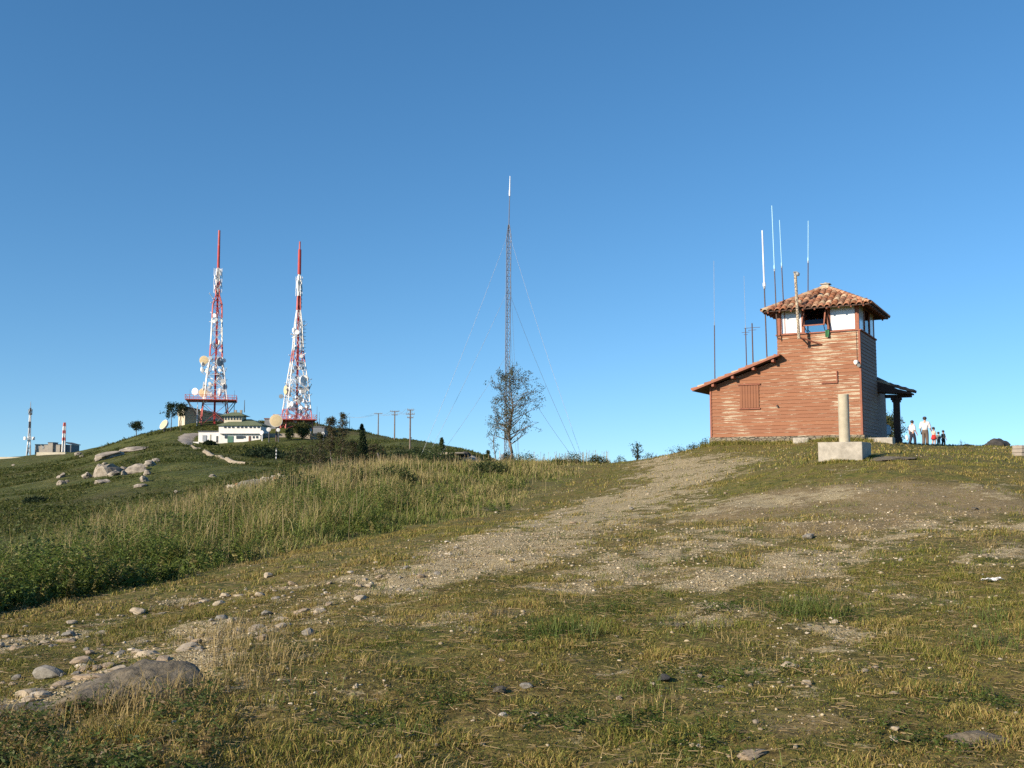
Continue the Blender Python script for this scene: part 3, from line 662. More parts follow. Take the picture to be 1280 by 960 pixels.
def gravel():
    bm = bmesh.new(); bmesh.ops.create_icosphere(bm, subdivisions=1, radius=1); bv = np.array([v.co[:] for v in bm.verts]); 
    # keep only 12-vertex base
    bm.free(); bm = bmesh.new(); bmesh.ops.create_icosphere(bm, subdivisions=1, radius=1); bm.verts.ensure_lookup_table()
    bv = np.array([v.co[:] for v in bm.verts]); bf = np.array([[v.index for v in f.verts] for f in bm.faces]); bm.free()
    xs, ys = [], []
    for nn, r0, r1 in ((60000, 4.5, 20), (42000, 20, 62)):
        x, y = fan(nn, r0, r1, p=1.6); b, e = bare_mask(x, y); k = rng.random(nn) < (b ** 1.2 * .7 + e * .25 + .05); k &= ~inside(x, y, TALL); xs.append(x[k]); ys.append(y[k])
    x = np.concatenate(xs); y = np.concatenate(ys); n = len(x)
    s = (.005 + .015 * rng.random(n) ** 5) * (1 + y / 42)
    Rz = rng.random(n) * 6.28; V = bv[None] * (.55 + .75 * rng.random((n, len(bv), 1)))
    V = V * (s[:, None, None] * np.stack([.8 + .7 * rng.random(n), .7 + .4 * rng.random(n), .45 + .3 * rng.random(n)], -1)[:, None, :])
    c, sn = np.cos(Rz)[:, None], np.sin(Rz)[:, None]
    X = V[..., 0] * c - V[..., 1] * sn; Y = V[..., 0] * sn + V[..., 1] * c
    V = np.stack([X + x[:, None], Y + y[:, None], V[..., 2] + (ground(x, y) + s * .25)[:, None]], -1).reshape(-1, 3)
    f = (bf[None] + (np.arange(n) * len(bv))[:, None, None]).reshape(-1, 3)
    col = np.array([(.40, .33, .215), (.31, .25, .16), (.47, .40, .285), (.24, .20, .15), (.52, .45, .34)])[rng.choice(5, n, p=[.36, .30, .2, .11, .03])] * (.75 + .45 * rng.random((n, 1)))
    fastmesh('gravel', V, [f], M['pebble'], np.repeat(col, len(bv), 0), 'pale angular gravel loose on the worn tracks', 'gravel')
gravel()
def litter():
    p = hit(1241, 727); m = MB(); n = 9; q = Matrix.Rotation(.35, 3, 'Z')
    top = []; 
    for j in range(5):
        for i in range(n):
            u = (i / (n - 1) - .5) * .26; v = (j / 4 - .5) * .09; top.append(q @ Vector((u, v * (1 - .5 * abs(i / 8 - .5)), .03 + .012 * math.sin(i * 1.3 + j) + .006 * math.cos(j * 2.1 + i * .7))))
    m.add(top, [(j * n + i, j * n + i + 1, (j + 1) * n + i + 1, (j + 1) * n + i) for j in range(4) for i in range(n - 1)])
    o = m.build('paper_scrap', M['white'], None); o.location = p; so = o.modifiers.new('thick', 'SOLIDIFY'); so.thickness = .004
    tag(o, 'crumpled white scrap of paper lying on the right slope', 'litter')
    # half-buried boulders
    p = hit(158, 872); rock('boulder', 'broad grey brown boulder half buried at the bottom left beside the track', 'boulder', p, (.56, .46, .46), 21, 'greyrock', .12, sub=5, flat=.6, sharp=.30, sink=.52)
    p = hit(15, 900); rock('boulder', 'low grey rock slab cut off by the left edge of the photo', 'boulder', p, (.55, .4, .16), 22, 'greyrock', .4, sub=5, flat=.5, sharp=.22, sink=.3)
    p = hit(1225, 930); rock('boulder', 'pale flat rock breaking through the turf at the bottom right', 'boulder', p, (.24, .14, .09), 23, 'greyrock', -.5, sub=4, flat=.6, sharp=.4, sink=.40)
    p = hit(940, 946); rock('boulder', 'narrow pale rock in the turf at the bottom edge', 'boulder', p, (.13, .045, .045), 24, 'stoneB', .5, sub=4, flat=.6, sharp=.4, sink=.38)
    p = hit(1106, 574); gx = (gz(p.x + 1, p.y) - gz(p.x - 1, p.y)) / 2; gy = (gz(p.x, p.y + 1) - gz(p.x, p.y - 1)) / 2; rock('rock_slab', 'flat grey bedrock slab beside the pillar plinth', 'rock', p, (1.0, .75, .14), 25, 'greyrock', 0, sub=4, flat=.5, sharp=.25, sink=.40, tilt=(math.atan(gy), -math.atan(gx)))
litter()
# ------------------------------------------------------------------ red wooden lookout house
HA = R(-29.5); HX = Vector((math.cos(HA), math.sin(HA), 0)); HY = Vector((-math.sin(HA), math.cos(HA), 0))
HO = at(1079, 548, 47.5)
HW, TW, TD = 7.46, 3.95, 4.2           # whole front, tower part, depth
ZS, ZE, ZF = 5.17, 6.42, .17           # window sill, eave soffit, foundation top
def hw(x, y, z): return HO + HX * x + HY * y + Vector((0, 0, z))
def house_x(px, y, z=3.0):
    """local x on the plane y = const seen in photo column px"""
    x = -2.0
    for _ in range(12):
        p = hw(x, y, z); b = math.atan2(p.z, p.y); u = p.y * CP + p.z * SP
        x += ((px - 640) / F * u - p.x) / .95
    return x
def local_z(py, x, y):
    p = hw(x, y, 0); return at(640, py, p.y).z - HO.z
house = thing('lookout_house', 'red brown wooden lookout house with a tiled watch room on top and a lean-to roof', 'house', HO, HA)
def siding(name, x0, x1, z0, ztop, plane, off, m, axis='x', top=None):
    """overlapping boards; ztop may be a function of the coordinate along the wall"""
    b = MB(); st = .178; k = int(math.floor(z0 / st)); zt = ztop if callable(ztop) else (lambda t: ztop)
    zmax = max(zt(x0), zt(x1)); 
    while k * st + .015 < zmax:
        lo = max(k * st, z0); hi = (k + 1) * st
        # cut boards under a sloping roof
        pts = [(x0, lo), (x1, lo)]
        def clip(t): return min(hi, zt(t))
        a, c = x0, x1
        if zt(x0) < lo + .01 or zt(x1) < lo + .01:
            f = (lo + .01 - zt(x0)) / (zt(x1) - zt(x0) + 1e-9); xc = x0 + (x1 - x0) * f
            if zt(x0) < lo + .01: a = xc
            else: c = xc
        if abs(c - a) < .02: k += 1; continue
        mids = [a, c]
        if zt(a) < hi < zt(c) or zt(c) < hi < zt(a):
            mids = [a, a + (c - a) * (hi - zt(a)) / (zt(c) - zt(a)), c]
        jit = rnd.uniform(-.003, .003)
        for s0, s1 in zip(mids[:-1], mids[1:]):
            q = []
            for t, z, d in ((s0, lo, .034 + jit), (s1, lo, .034 + jit), (s1, clip(s1), .006), (s0, clip(s0), .006)):
                q.append((t, plane + off * d, z) if axis == 'x' else (plane + off * d, t, z))
            inn = [((t, plane - off * .02, z) if axis == 'x' else (plane - off * .02, t, z)) for t, z in ((s0, lo), (s1, lo), (s1, clip(s1)), (s0, clip(s0)))]
            b.add(q + inn, [(0, 1, 2, 3), (7, 6, 5, 4), (0, 4, 5, 1), (3, 2, 6, 7), (0, 3, 7, 4), (1, 5, 6, 2)])
        k += 1
    return b.build(name, m, house)
def leanz(x): return 5.12 - (x + TW) * -.335 - .34 if False else 3.98 + (x + TW) * .352   # underside of the lean-to roof
LD = 4.6
siding('front_wall', -TW, -.075, ZF, ZS, 0, -1, M['boards'])
siding('front_wall', -HW + .07, -TW, ZF, leanz, 0, -1, M['boards'])
siding('side_wall', .075, TD, ZF, ZS, 0, 1, M['sideboards'], 'y')
siding('side_wall', 0, TD, 3.4, ZS, -TW, -1, M['boards'], 'y')
siding('side_wall', 0, LD, ZF, leanz(-HW), -HW, -1, M['boards'], 'y')
siding('back_wall', -TW, 0, ZF, ZS, TD, 1, M['sideboards'])
siding('back_wall', -HW, -TW, ZF, leanz, LD, 1, M['sideboards'])
for x, y, z1 in ((-.03, -.03, ZS), (-HW + .03, -.03, leanz(-HW + .03)), (-.03, TD, ZS)):
    b = MB(); b.box((x, y + .01, (ZF + z1) / 2), (.09, .09, z1 - ZF - .006)); b.build('corner_board', M['redwood'], house, bevel=.006)
b = MB(); b.box((-HW / 2, LD / 2, ZF / 2 - .4), (HW + .14, LD + .12, ZF + .8 - .012)); b.build('stone_foundation', M['rubble'], house)
# watch room: floor, posts, sill, windows, ceiling
b = MB(); b.box((-TW / 2, TD / 2, ZS - .06), (TW - .1, TD - .1, .10)); b.build('room_floor', M['darkwood'], house)
b = MB(); t = .05
for a, c, e in (((-TW / 2, -.02, ZS + .03), (TW + .14, .14, .06), 0), ((-TW / 2, TD + .02, ZS + .03), (TW + .14, .14, .06), 0),
                ((.02, TD / 2, ZS + .03), (.14, TD - .1, .058), 0), ((-TW - .02, TD / 2, ZS + .03), (.14, TD - .1, .058), 0)): b.box(a, c)
b.build('window_sill', M['redwood'], house, bevel=.008)
def post(c, d): b = MB(); b.box(c, d); b.build('window_post', M['redwood'], house, bevel=.006)
px_ = [-TW + .08, -2.66, -1.47, -.10]
for x in px_: post((x, .05, (ZS + .06 + ZE + .25) / 2), (.15 if x in (px_[0], px_[3]) else .10, .13, ZE + .25 - ZS - .06))
for x in (-TW + .08, -2.0, -.10): post((x, TD - .05, (ZS + .06 + ZE + .25) / 2), (.13, .12, ZE + .25 - ZS - .06))
for y in (1.45, 2.85):
    post((-.06, y, (ZS + .06 + ZE + .25) / 2), (.10, .11, ZE + .25 - ZS - .06)); post((-TW + .06, y, (ZS + .06 + ZE + .25) / 2), (.10, .11, ZE + .25 - ZS - .06))
b = MB()
for y in (.03, TD - .03): b.box((-TW / 2, y, ZE + .17), (TW - .02, .10, .22))
for x in (-.05, -TW + .05): b.box((x, TD / 2, ZE + .17), (.10, TD - .2, .22))
b.build('wall_plate', M['darkwood'], house)
def pane(x0, x1, y0, y1, m, mull=()):
    f = MB(); zc, h = (ZS + .06 + ZE + .06) / 2, ZE - ZS
    L = math.hypot(x1 - x0, y1 - y0); ang = math.atan2(y1 - y0, x1 - x0); q = Matrix.Rotation(ang, 3, 'Z'); c = Vector(((x0 + x1) / 2, (y0 + y1) / 2, zc)); w = .045
    for u in (-L / 2 + w / 2, L / 2 - w / 2): f.box(c + q @ Vector((u, 0, 0)), (w, .05, h), q)
    for v in (-h / 2 + w / 2, h / 2 - w / 2): f.box(c + Vector((0, 0, v)), (L - 2 * w - .004, .048, w), q)
    for u in mull: f.box(c + q @ Vector((u * L, 0, 0)), (.035, .046, h - 2 * w - .004), q)
    fo = f.build('window', M['redwood'], house)
    g = MB(); g.box(c, (L - 2 * w - .006, .008, h - 2 * w - .006), q); g.build('pane', m, fo)
pane(-3.79, -2.72, .06, .06, M['pane'], (-.30,)); pane(-1.41, -.18, .06, .06, M['pane'])
pane(-.06, -.06, .12, 1.39, M['pane']); pane(-.06, -.06, 1.51, 2.79, M['glass']); pane(-.06, -.06, 2.91, 4.08, M['pane'])
pane(-TW + .06, -TW + .06, .12, 1.39, M['pane']); pane(-TW + .06, -TW + .06, 1.51, 2.79, M['glass']); pane(-TW + .06, -TW + .06, 2.91, 4.08, M['pane'])
pane(-3.80, -2.07, TD - .05, TD - .05, M['glass']); pane(-1.93, -.17, TD - .05, TD - .05, M['glass'])
# awning sash propped open in the middle bay
b = MB(); L = 1.08; al = R(27); x0, x1 = -2.60, -1.53
def sash(u, s): return Vector((u, -.03 - math.sin(al) * s, ZE + .03 - math.cos(al) * s))
for u in (x0 + .03, x1 - .03): b.bar(sash(u, 0), sash(u, L), .06)
for s in (.03, L - .03): b.bar(sash(x0 + .06, s), sash(x1 - .06, s), .055)
sa = b.build('awning_window', M['redwood'], house)
b = MB(); b.bar(Vector((x0 + .1, .02, ZS + .12)), sash(x0 + .06, L - .06), .03); b.bar(Vector((x1 - .1, .02, ZS + .12)), sash(x1 - .06, L - .06), .03); b.build('stay', M['redwood'], sa)
b = MB(); b.add([sash(x0 + .06, .06), sash(x1 - .06, .06), sash(x1 - .06, L - .06), sash(x0 + .06, L - .06)], [(0, 1, 2, 3)]); b.build('pane', M['glass'], sa)
# watch room roof
OV = .58; EX0, EX1, EY0, EY1 = -TW - OV, OV, -OV, TD + OV; EZ = 6.36; AX, AY, AZ_ = -TW / 2, TD / 2, 7.78
b = MB()
cs = [(EX0, EY0), (EX1, EY0), (EX1, EY1), (EX0, EY1)]
b.add([(x, y, EZ) for x, y in cs] + [(x, y, EZ - .05) for x, y in cs] + [(AX, AY, AZ_ - .03), (AX, AY, AZ_ - .10)],
      [(0, 1, 8), (1, 2, 8), (2, 3, 8), (3, 0, 8), (5, 4, 9), (6, 5, 9), (7, 6, 9), (4, 7, 9), (0, 4, 5, 1), (1, 5, 6, 2), (2, 6, 7, 3), (3, 7, 4, 0)])
rf = b.build('watch_room_roof', M['darkwood'], house)
b = MB()                                     # rafters under the eaves
for k in range(9):
    for (ax, ay), (bx, by) in (((EX0, EY0), (EX1, EY0)), ((EX1, EY0), (EX1, EY1)), ((EX1, EY1), (EX0, EY1)), ((EX0, EY1), (EX0, EY0))):
        f = (k + .5) / 9; p = Vector((ax + (bx - ax) * f, ay + (by - ay) * f, EZ - .09)); c = Vector((AX, AY, AZ_ - .14)); d = (c - p)
        inw = p + Vector((d.x if abs(by - ay) > abs(bx - ax) else 0, d.y if abs(bx - ax) > abs(by - ay) else 0, 0)).normalized() * .95; inw.z = p.z + .50
        b.bar(p + Vector((0, 0, .01)), inw - Vector((0, 0, .02)), .07)
b.build('rafter', M['redwood'], rf)
TC = [(.30, .13, .07), (.36, .17, .10), (.26, .12, .075), (.40, .23, .14), (.22, .12, .08), (.33, .20, .13), (.44, .33, .22)]
def tile_slope(mbt, e0, e1, apex, step=.30, clipper=None, course=.38, hip=True):
    """curved tiles in courses from the eave edge e0-e1 up to the apex"""
    e0, e1, apex = Vector(e0), Vector(e1), Vector(apex); ed = (e1 - e0); L = ed.length; ed.normalize()
    foot = e0 + ed * (apex - e0).dot(ed); up = apex - foot; S = up.length; up.normalize(); nrm = ed.cross(up).normalized()
    if nrm.z < 0: nrm = -nrm
    xf = (foot - e0).length; nc = int(L / step)
    for i in range(nc):
        u = (i + .5) * L / nc; smax = S * ((u / xf if u < xf else (L - u) / (L - xf)) if hip else 1)
        s = -.07; 
        while s < smax - .04:
            ln = min(course + .05, smax - s + .06); c = e0 + ed * (u + rnd.gauss(0, .006)) ; tint = TC[rnd.choice((0, 0, 1, 1, 2, 3, 4, 4, 5, 6))]; k_ = rnd.uniform(.75, 1.2); tint = tuple(v * k_ for v in tint)
            r0, r1 = step * .46, step * .36; vs = []
            for (ss, r, lift) in ((s, r0, .035), (s + ln, r1, .0)):
                for q in range(7):
                    a = math.pi * q / 6; vs.append(c + up * ss + ed * math.cos(a) * r + nrm * (math.sin(a) * r * 1.0 + lift - .02))
            for (ss, r, lift) in ((s, r0 - .018, .03),):
                for q in range(7):
                    a = math.pi * q / 6; vs.append(c + up * ss + ed * math.cos(a) * r + nrm * (math.sin(a) * r * .9 + lift - .03))
            mbt.add(vs, [(q, q + 1, q + 8, q + 7) for q in range(6)] + [(q, q + 14, q + 15, q + 1) for q in range(6)], tint)
            s += course
def ridge_tiles(mbt, p0, p1, step=.36, r=.115):
    p0, p1 = Vector(p0), Vector(p1); n = max(1, int((p1 - p0).length / step)); d = (p1 - p0).normalized(); q = d.to_track_quat('X', 'Z')
    for i in range(n):
        k_ = rnd.uniform(.8, 1.25); tint = tuple(v * k_ for v in TC[rnd.choice((1, 3, 5, 6, 6))]); vs = []
        for s, rr in ((i * step - .03, r * 1.1), ((i + 1) * step + .03, r * .9)):
            for k in range(7):
                a = math.pi * k / 6; vs.append(p0 + d * s + q @ Vector((0, math.cos(a) * rr, math.sin(a) * rr)))
        mbt.add(vs, [(k, k + 1, k + 8, k + 7) for k in range(6)], tint)
tb = MB(); ap = (AX, AY, AZ_)
for i in range(4): tile_slope(tb, (*cs[i], EZ + .012), (*cs[(i + 1) % 4], EZ + .012), ap)
for i in range(4): ridge_tiles(tb, Vector((*cs[i], EZ + .04)), Vector(ap) + Vector((0, 0, .03)))
tb.build('roof_tiles', M['tile'], rf, smooth=True, fix=False)
b = MB(); b.box((AX, AY, AZ_ + .07), (.34, .34, .14)); b.box((AX, AY, AZ_ + .162), (.48, .48, .04)); b.lathe([(.14, 0), (.08, .06), (.02, .075)], (AX, AY, AZ_ + .183), 10)
b.build('roof_cap', M['concrete'], rf, bevel=.01)
# lean-to roof
b = MB(); OX, FY, BY = -HW - .78, -.52, LD + .4; sl = .352
def lz(x): return leanz(x) + .07
xt = -TW + .22
b2 = MB(); b.prism([(OX, lz(OX)), (OX, lz(OX) + .06), (-TW - .005, lz(-TW) + .06), (-TW - .005, lz(-TW))], 1, FY, BY)
b.prism([(-TW - .002, lz(-TW)), (-TW - .002, lz(-TW) + .06), (xt, lz(xt) + .06), (xt, lz(xt))], 1, FY, -.045)
lr = b.build('lean_to_roof', M['darkwood'], house)
b = MB(); b.prism([(OX, lz(OX) + .0), (OX, lz(OX) + .095), (xt, lz(xt) + .095), (xt, lz(xt))], 1, FY - .035, FY - .002); b.build('barge_board', M['redwood'], lr)
tb = MB(); e0 = Vector((OX, BY, lz(OX) + .062)); e1 = Vector((OX, FY, lz(OX) + .062)); apx = Vector((-TW - .01, (FY + BY) / 2, lz(-TW) + .062))
tile_slope(tb, e0, e1, apx, hip=False); tb.build('roof_tiles', M['tile'], lr, smooth=True, fix=False)
for x in (-7.18, -6.15, -5.08, -4.1): b = MB(); b.box((x, -.19, leanz(x) - .02), (.13, .56, .16)); b.build('purlin_end', M['redwood'], lr, bevel=.008)
# shutter, hatch, floodlight, conduit, vent pipe
xs = house_x(937, 0, 2.2); w = .98; zc = (local_z(510, xs, 0) + local_z(482, xs, 0)) / 2; h = local_z(482, xs, 0) - local_z(510, xs, 0)
b = MB()
for k in range(7): b.box((xs - w / 2 + (k + .5) * w / 7, -.055, zc), (w / 7 - .012, .035, h))
sh = b.build('shutter', M['shutter'], house, bevel=.004)
b = MB(); b.box((xs, -.075, zc + h / 2 + .05), (w + .16, .10, .05)); b.build('lintel', M['redwood'], sh); b = MB(); b.box((xs, -.06, zc - h / 2 - .04), (w + .1, .07, .05)); b.build('sill', M['redwood'], sh)
xs = house_x(1037, 0, 3.0); b = MB(); zc = local_z(472, xs, 0); b.box((xs, -.05, zc), (.68, .05, .46)); hb = b.build('hatch', M['boards'], house, bevel=.004)
b = MB(); b.box((xs + .36, -.07, zc + .03), (.05, .09, .55)); b.box((xs, -.06, zc - .26), (.76, .07, .045)); b.build('frame', M['redwood'], hb)
fl = MB(); xf = house_x(1069.5, -.2, 3.7); zf = local_z(453, xf, -.2)
fl.lathe([(.02, -.16), (.09, -.12), (.115, 0), (.11, .01)], (xf, -.24, zf), 14, Vector((-.5, -.75, -.25)).to_track_quat('Z', 'Y'))
fo = fl.build('floodlight', M['white'], house, smooth=True); b = MB(); b.lathe([(.10, 0), (.102, .012)], Vector((xf, -.24, zf)) + Vector((-.5, -.75, -.25)).normalized() * .012, 14, Vector((-.5, -.75, -.25)).to_track_quat('Z', 'Y')); b.build('lens', M['lamp'], fo)
b = MB(); b.lathe([(.02, -.12), (.07, -.09), (.085, 0)], (xf + .14, -.22, zf - .15), 12, Vector((.1, -.9, -.4)).to_track_quat('Z', 'Y')); b.bar((xf + .1, -.02, zf - .08), (xf + .1, -.2, zf - .08), .04); b.bar((xf, -.2, zf), (xf + .14, -.2, zf - .15), .03); b.build('lamp_bracket', M['steel'], fo)
b = MB(); b.tube((-.16, -.04, zf + .1), (-.16, -.04, ZS - .05), .012); b.build('conduit', M['rust'], house)
xs = house_x(972, 0, 1.7); zc = local_z(507, xs, 0); b = MB(); b.tube((xs, 0, zc), (xs, -.16, zc - .03), .045, n=10); b.build('vent_pipe', M['rust'], house)
# porch on the far right corner
b = MB(); py0, py1 = TD + .05, TD + 1.35
prof = [(.02, 3.02), (.45, 2.90), (1.0, 2.62), (1.6, 2.44), (1.6, 2.36), (1.0, 2.42), (.02, 2.50)]
b.prism(prof, 1, py0, py1); po = b.build('porch_roof', M['darkwood'], house)
tb = MB(); tile_slope(tb, Vector((1.63, py0, 2.47)), Vector((1.63, py1, 2.47)), Vector((.02, (py0 + py1) / 2, 3.04)), hip=False); tb.build('roof_tiles', M['tile'], po, smooth=True, fix=False)
for y in ((py0 + py1) / 2,):
    x = .82; g = gz(*(hw(x, y, 0).xy)) - HO.z; b = MB(); b.box((x, y, (g - .2 + 2.1) / 2), (.30, .30, 2.1 - g + .2)); b.box((x, y, 2.16), (.50, .44, .12)); b.box((x, y, 2.04), (.40, .38, .10)); b.box((x, y, g + .1), (.40, .40, .3)); b.prism([(x - .55, 2.222), (x + .75, 2.222), (x + .75, 2.36), (x - .55, 2.40)], 1, y - .12, y + .12)
    b.build('porch_post', M['darkwood'], house, bevel=.01)
b = MB(); b.box((-2.0, TD + 1.5, 1.5), (3.9, 2.85, 3.3)); b.build('rear_wing', M['sideboards'], house)
b = MB(); b.box((-2.0, TD + 1.55, 3.22), (4.1, 3.1, .12)); b.build('rear_roof', M['darkwood'], house)
# ---- things round the house
s = hw(house_x(1002, -.5, 0), -.5, 0); s.z = gz(s.x, s.y); b = MB(); b.box((0, 0, .07), (.75, .4, .34)); o = b.build('concrete_block', M['concrete'], None, bevel=.03); o.location = s; o.rotation_euler.z = HA; tag(o, 'low grey concrete block in the grass against the house front', 'block')
s = hw(.75, .5, 0); s.z = gz(s.x, s.y); b = MB(); b.box((0, 0, .05), (1.1, .8, .42)); o = b.build('concrete_step', M['concrete'], None, bevel=.03); o.location = s; o.rotation_euler.z = HA; tag(o, 'low concrete step at the shaded right corner of the house', 'step')
xs = house_x(1034, -.14, ZS); b = MB(); zc = ZS + .02; vs = []
for j in range(5):
    for i in range(5): vs.append(((i / 4 - .5) * .20 * (1 - .06 * j), -.115 - .03 * math.sin(i * 1.9 + j * .5) - .012 * j, .10 - j * .085 - (.04 if j == 4 and i % 2 else 0)))
b.add(vs, [(j * 5 + i, j * 5 + i + 1, j * 5 + i + 6, j * 5 + i + 5) for j in range(4) for i in range(4)])
M['greencloth'] = mat('green_cloth', (.04, .17, .07), (.03, .12, .05), 8, .9); o = b.build('green_cloth', M['greencloth'], None); o.location = hw(xs, 0, zc); o.rotation_euler.z = HA; sm = o.modifiers.new('thick', 'SOLIDIFY'); sm.thickness = .012
tag(o, 'green cloth hanging over the sill under the open window', 'cloth')

# ------------------------------------------------------------------ antennas on the house
def antenna(label, pxt, pyt, x, y, zb, parts, lean=None, group=None, brackets=(), name='antenna'):
    """parts: list of (fraction along, radius, material, part name)"""
    p = hw(x, y, zb); top = at(pxt, pyt, p.y); top = Vector((top.x, p.y, top.z)); d = top - p
    t = thing(name, label, 'antenna', p, 0, group); f0 = 0
    for f1, r, m, nm in parts:
        b = MB(); b.tube(d * f0, d * f1, r, r * .85, 8)
        if nm == 'whip': b.tube(d * f0 - d.normalized() * .02, d * f0 + d.normalized() * .16, r * 1.8, n=8)
        b.build(nm, M[m], t); f0 = f1
    for b in brackets: b(t, p, d)
    return t
def roofz(x): return lz(x) + .12
GA = None
def addA(label, pxb, pxt, pyt, y, parts, br=()):
    x = house_x(pxb, y, 4.5); return antenna(label, pxt, pyt, x, y, roofz(x), parts, brackets=br)
addA('thin dark pole with hair thin whip, alone near the low end of the lean-to', 893, 892.3, 326, 1.0, [(.48, .03, 'rust', 'pole'), (1, .010, 'steel', 'whip')])
def cross(f, half, m='rust'):
    def go(t, p, d):
        b = MB(); c = d * f; b.tube(c - HX * half, c + HX * half, .012, n=6); b.tube(c - Vector((0, 0, .12)) - HX * half * .5, c - Vector((0, 0, .12)) + HX * half * .5, .012, n=6); b.build('crossbar', M[m], t)
    return go
addA('faint thin whip above a short pole with small crossbar on the lean-to', 933, 930, 345, 1.2, [(.46, .03, 'rust', 'pole'), (1, .008, 'steel', 'whip')], (cross(.42, .2),))
addA('short dark pole with a wide crossbar and no whip on the lean-to', 941, 940, 404, .7, [(1, .036, 'rust', 'pole')], (cross(.9, .42),))
addA('tall dark pole with a thick white tube on top, nearest the lean-to peak', 958.5, 952.8, 288, .1, [(.55, .035, 'rust', 'pole'), (.57, .055, 'steel', 'collar'), (1, .042, 'fibre', 'whip')])
# on brackets at the tower corner
def bracketed(label, pxb, pyb, pxt, pyt, y, parts, barto):
    x = house_x(pxb, y, 5.2); zb = local_z(pyb, x, y)
    def br(t, p, d):
        q = Matrix.Rotation(HA, 3, 'Z'); rel = q @ (Vector(barto) - Vector((x, y, zb))); b = MB(); s = Vector((0, 0, .1)); b.tube(s, rel, .02, n=6); b.build('bracket', M['rust'], t)
    return antenna(label, pxt, pyt, x, y, zb, parts, brackets=(br,))
bracketed('tallest pale blue whip, on a bracket at the left edge of the watch room', 971.5, 422, 964.8, 257, -.35, [(.50, .03, 'rust', 'pole'), (.52, .036, 'steel', 'collar'), (1, .026, 'bluefibre', 'whip')], (-TW + .02, -.03, 5.05))
bracketed('pale blue whip rising behind the left slope of the tiled roof', 981.5, 418, 974.4, 275, TD + .25, [(.58, .032, 'rust', 'pole'), (.60, .036, 'steel', 'collar'), (1, .022, 'bluefibre', 'whip')], (-TW + .4, TD + .03, 5.0))
bracketed('pale blue whip rising behind the roof just left of its peak', 1010.3, 415, 1010.3, 276, TD + .3, [(.62, .03, 'rust', 'pole'), (.64, .036, 'steel', 'collar'), (1, .022, 'bluefibre', 'whip')], (-2.4, TD + .03, 5.0))
x = house_x(998.5, -.78, 5.2); zb = local_z(421, x, -.78); p = hw(x, -.78, zb); top = at(994, 341, p.y); top = Vector((top.x, p.y, top.z)); d = top - p
t = thing('camera_pole', 'stout lichen speckled pole with a small lamp on top standing before the roof', 'pole', p); b = MB(); b.tube((0, 0, -.1), d, .075, .07, 10); b.build('pole', M['lichen'], t)
b = MB(); b.lathe([(.05, -.1), (.1, -.06), (.1, .05), (.04, .09)], d + Vector((.1, -.06, -.08)), 12, Vector((.8, -.5, .1)).to_track_quat('Z', 'Y')); b.box(d + Vector((0, 0, .03)), (.16, .16, .06)); b.build('lamp', M['dishgrey'], t)
b = MB(); q = Matrix.Rotation(HA, 3, 'Z'); b.tube((0, 0, -.02), q @ Vector((.9, .74, -.35)), .04, n=6); b.tube((0, 0, -.02), q @ Vector((0, .74, -.02)), .04, n=6); b.build('bracket', M['redwood'], t)

# ------------------------------------------------------------------ geodesic pillar
c = on(1056, 28.4); survey_loc = c.copy(); sz = 1.2; t = thing('survey_pillar', 'round concrete survey pillar on a square plinth in front of the house', 'pillar', (c.x, c.y, c.z), R(-31))
pt = at(1055, 553, 28.2).z - c.z; pT = at(1055, 493, 28.4).z - c.z
b = MB(); b.box((0, 0, pt / 2 - .15), (sz, sz, pt + .3)); b.build('plinth', M['concrete'], t, bevel=.015)
b = MB(); b.lathe([(.150, pt - .01), (.148, pT - .012), (.138, pT)], (0, 0, 0), 32); b.build('column', M['concretetop'], t, smooth=False)
c = on(1284, 40); t = thing('stone_block', 'squared tan stone block at the right edge of the photo', 'block', (c.x, c.y, c.z), .2); b = MB()
for k in range(3):
    for j in range(2): b.box((-.25 + .5 * j + rnd.uniform(-.02, .02), rnd.uniform(-.02, .02), .07 + .15 * k), (.49, .55 + rnd.uniform(-.05, .05), .145))
b.build('masonry', M['stonewall'], t, bevel=.025)

# ------------------------------------------------------------------ trees and shrubs
def leafclump(mb, p, r, n, size, cols, flat=1.0):
    for _ in range(n):
        o = Vector((rnd.gauss(0, 1), rnd.gauss(0, 1), rnd.gauss(0, flat))) * r * .6; a = Vector((rnd.gauss(0, 1), rnd.gauss(0, 1), rnd.gauss(0, 1))).normalized()
        c = a.orthogonal().normalized(); s = size * rnd.uniform(.6, 1.3); q = p + o; k = rnd.uniform(.6, 1.35); col = cols[rnd.randrange(len(cols))]
        mb.add([q, q + a * s * .5 + c * s * .28, q + a * s, q + a * s * .5 - c * s * .28], [(0, 1, 2, 3)], tuple(v * k for v in col))
GRN = [(.05, .07, .022), (.07, .09, .028), (.095, .11, .04)]; OLV = [(.06, .075, .022), (.09, .10, .03), (.12, .12, .04)]; DRK = [(.022, .036, .016), (.033, .05, .02), (.045, .062, .024)]
GRY = [(.105, .115, .06), (.14, .14, .08), (.08, .09, .045)]; BRN = [(.12, .085, .045), (.09, .075, .035), (.08, .085, .03)]
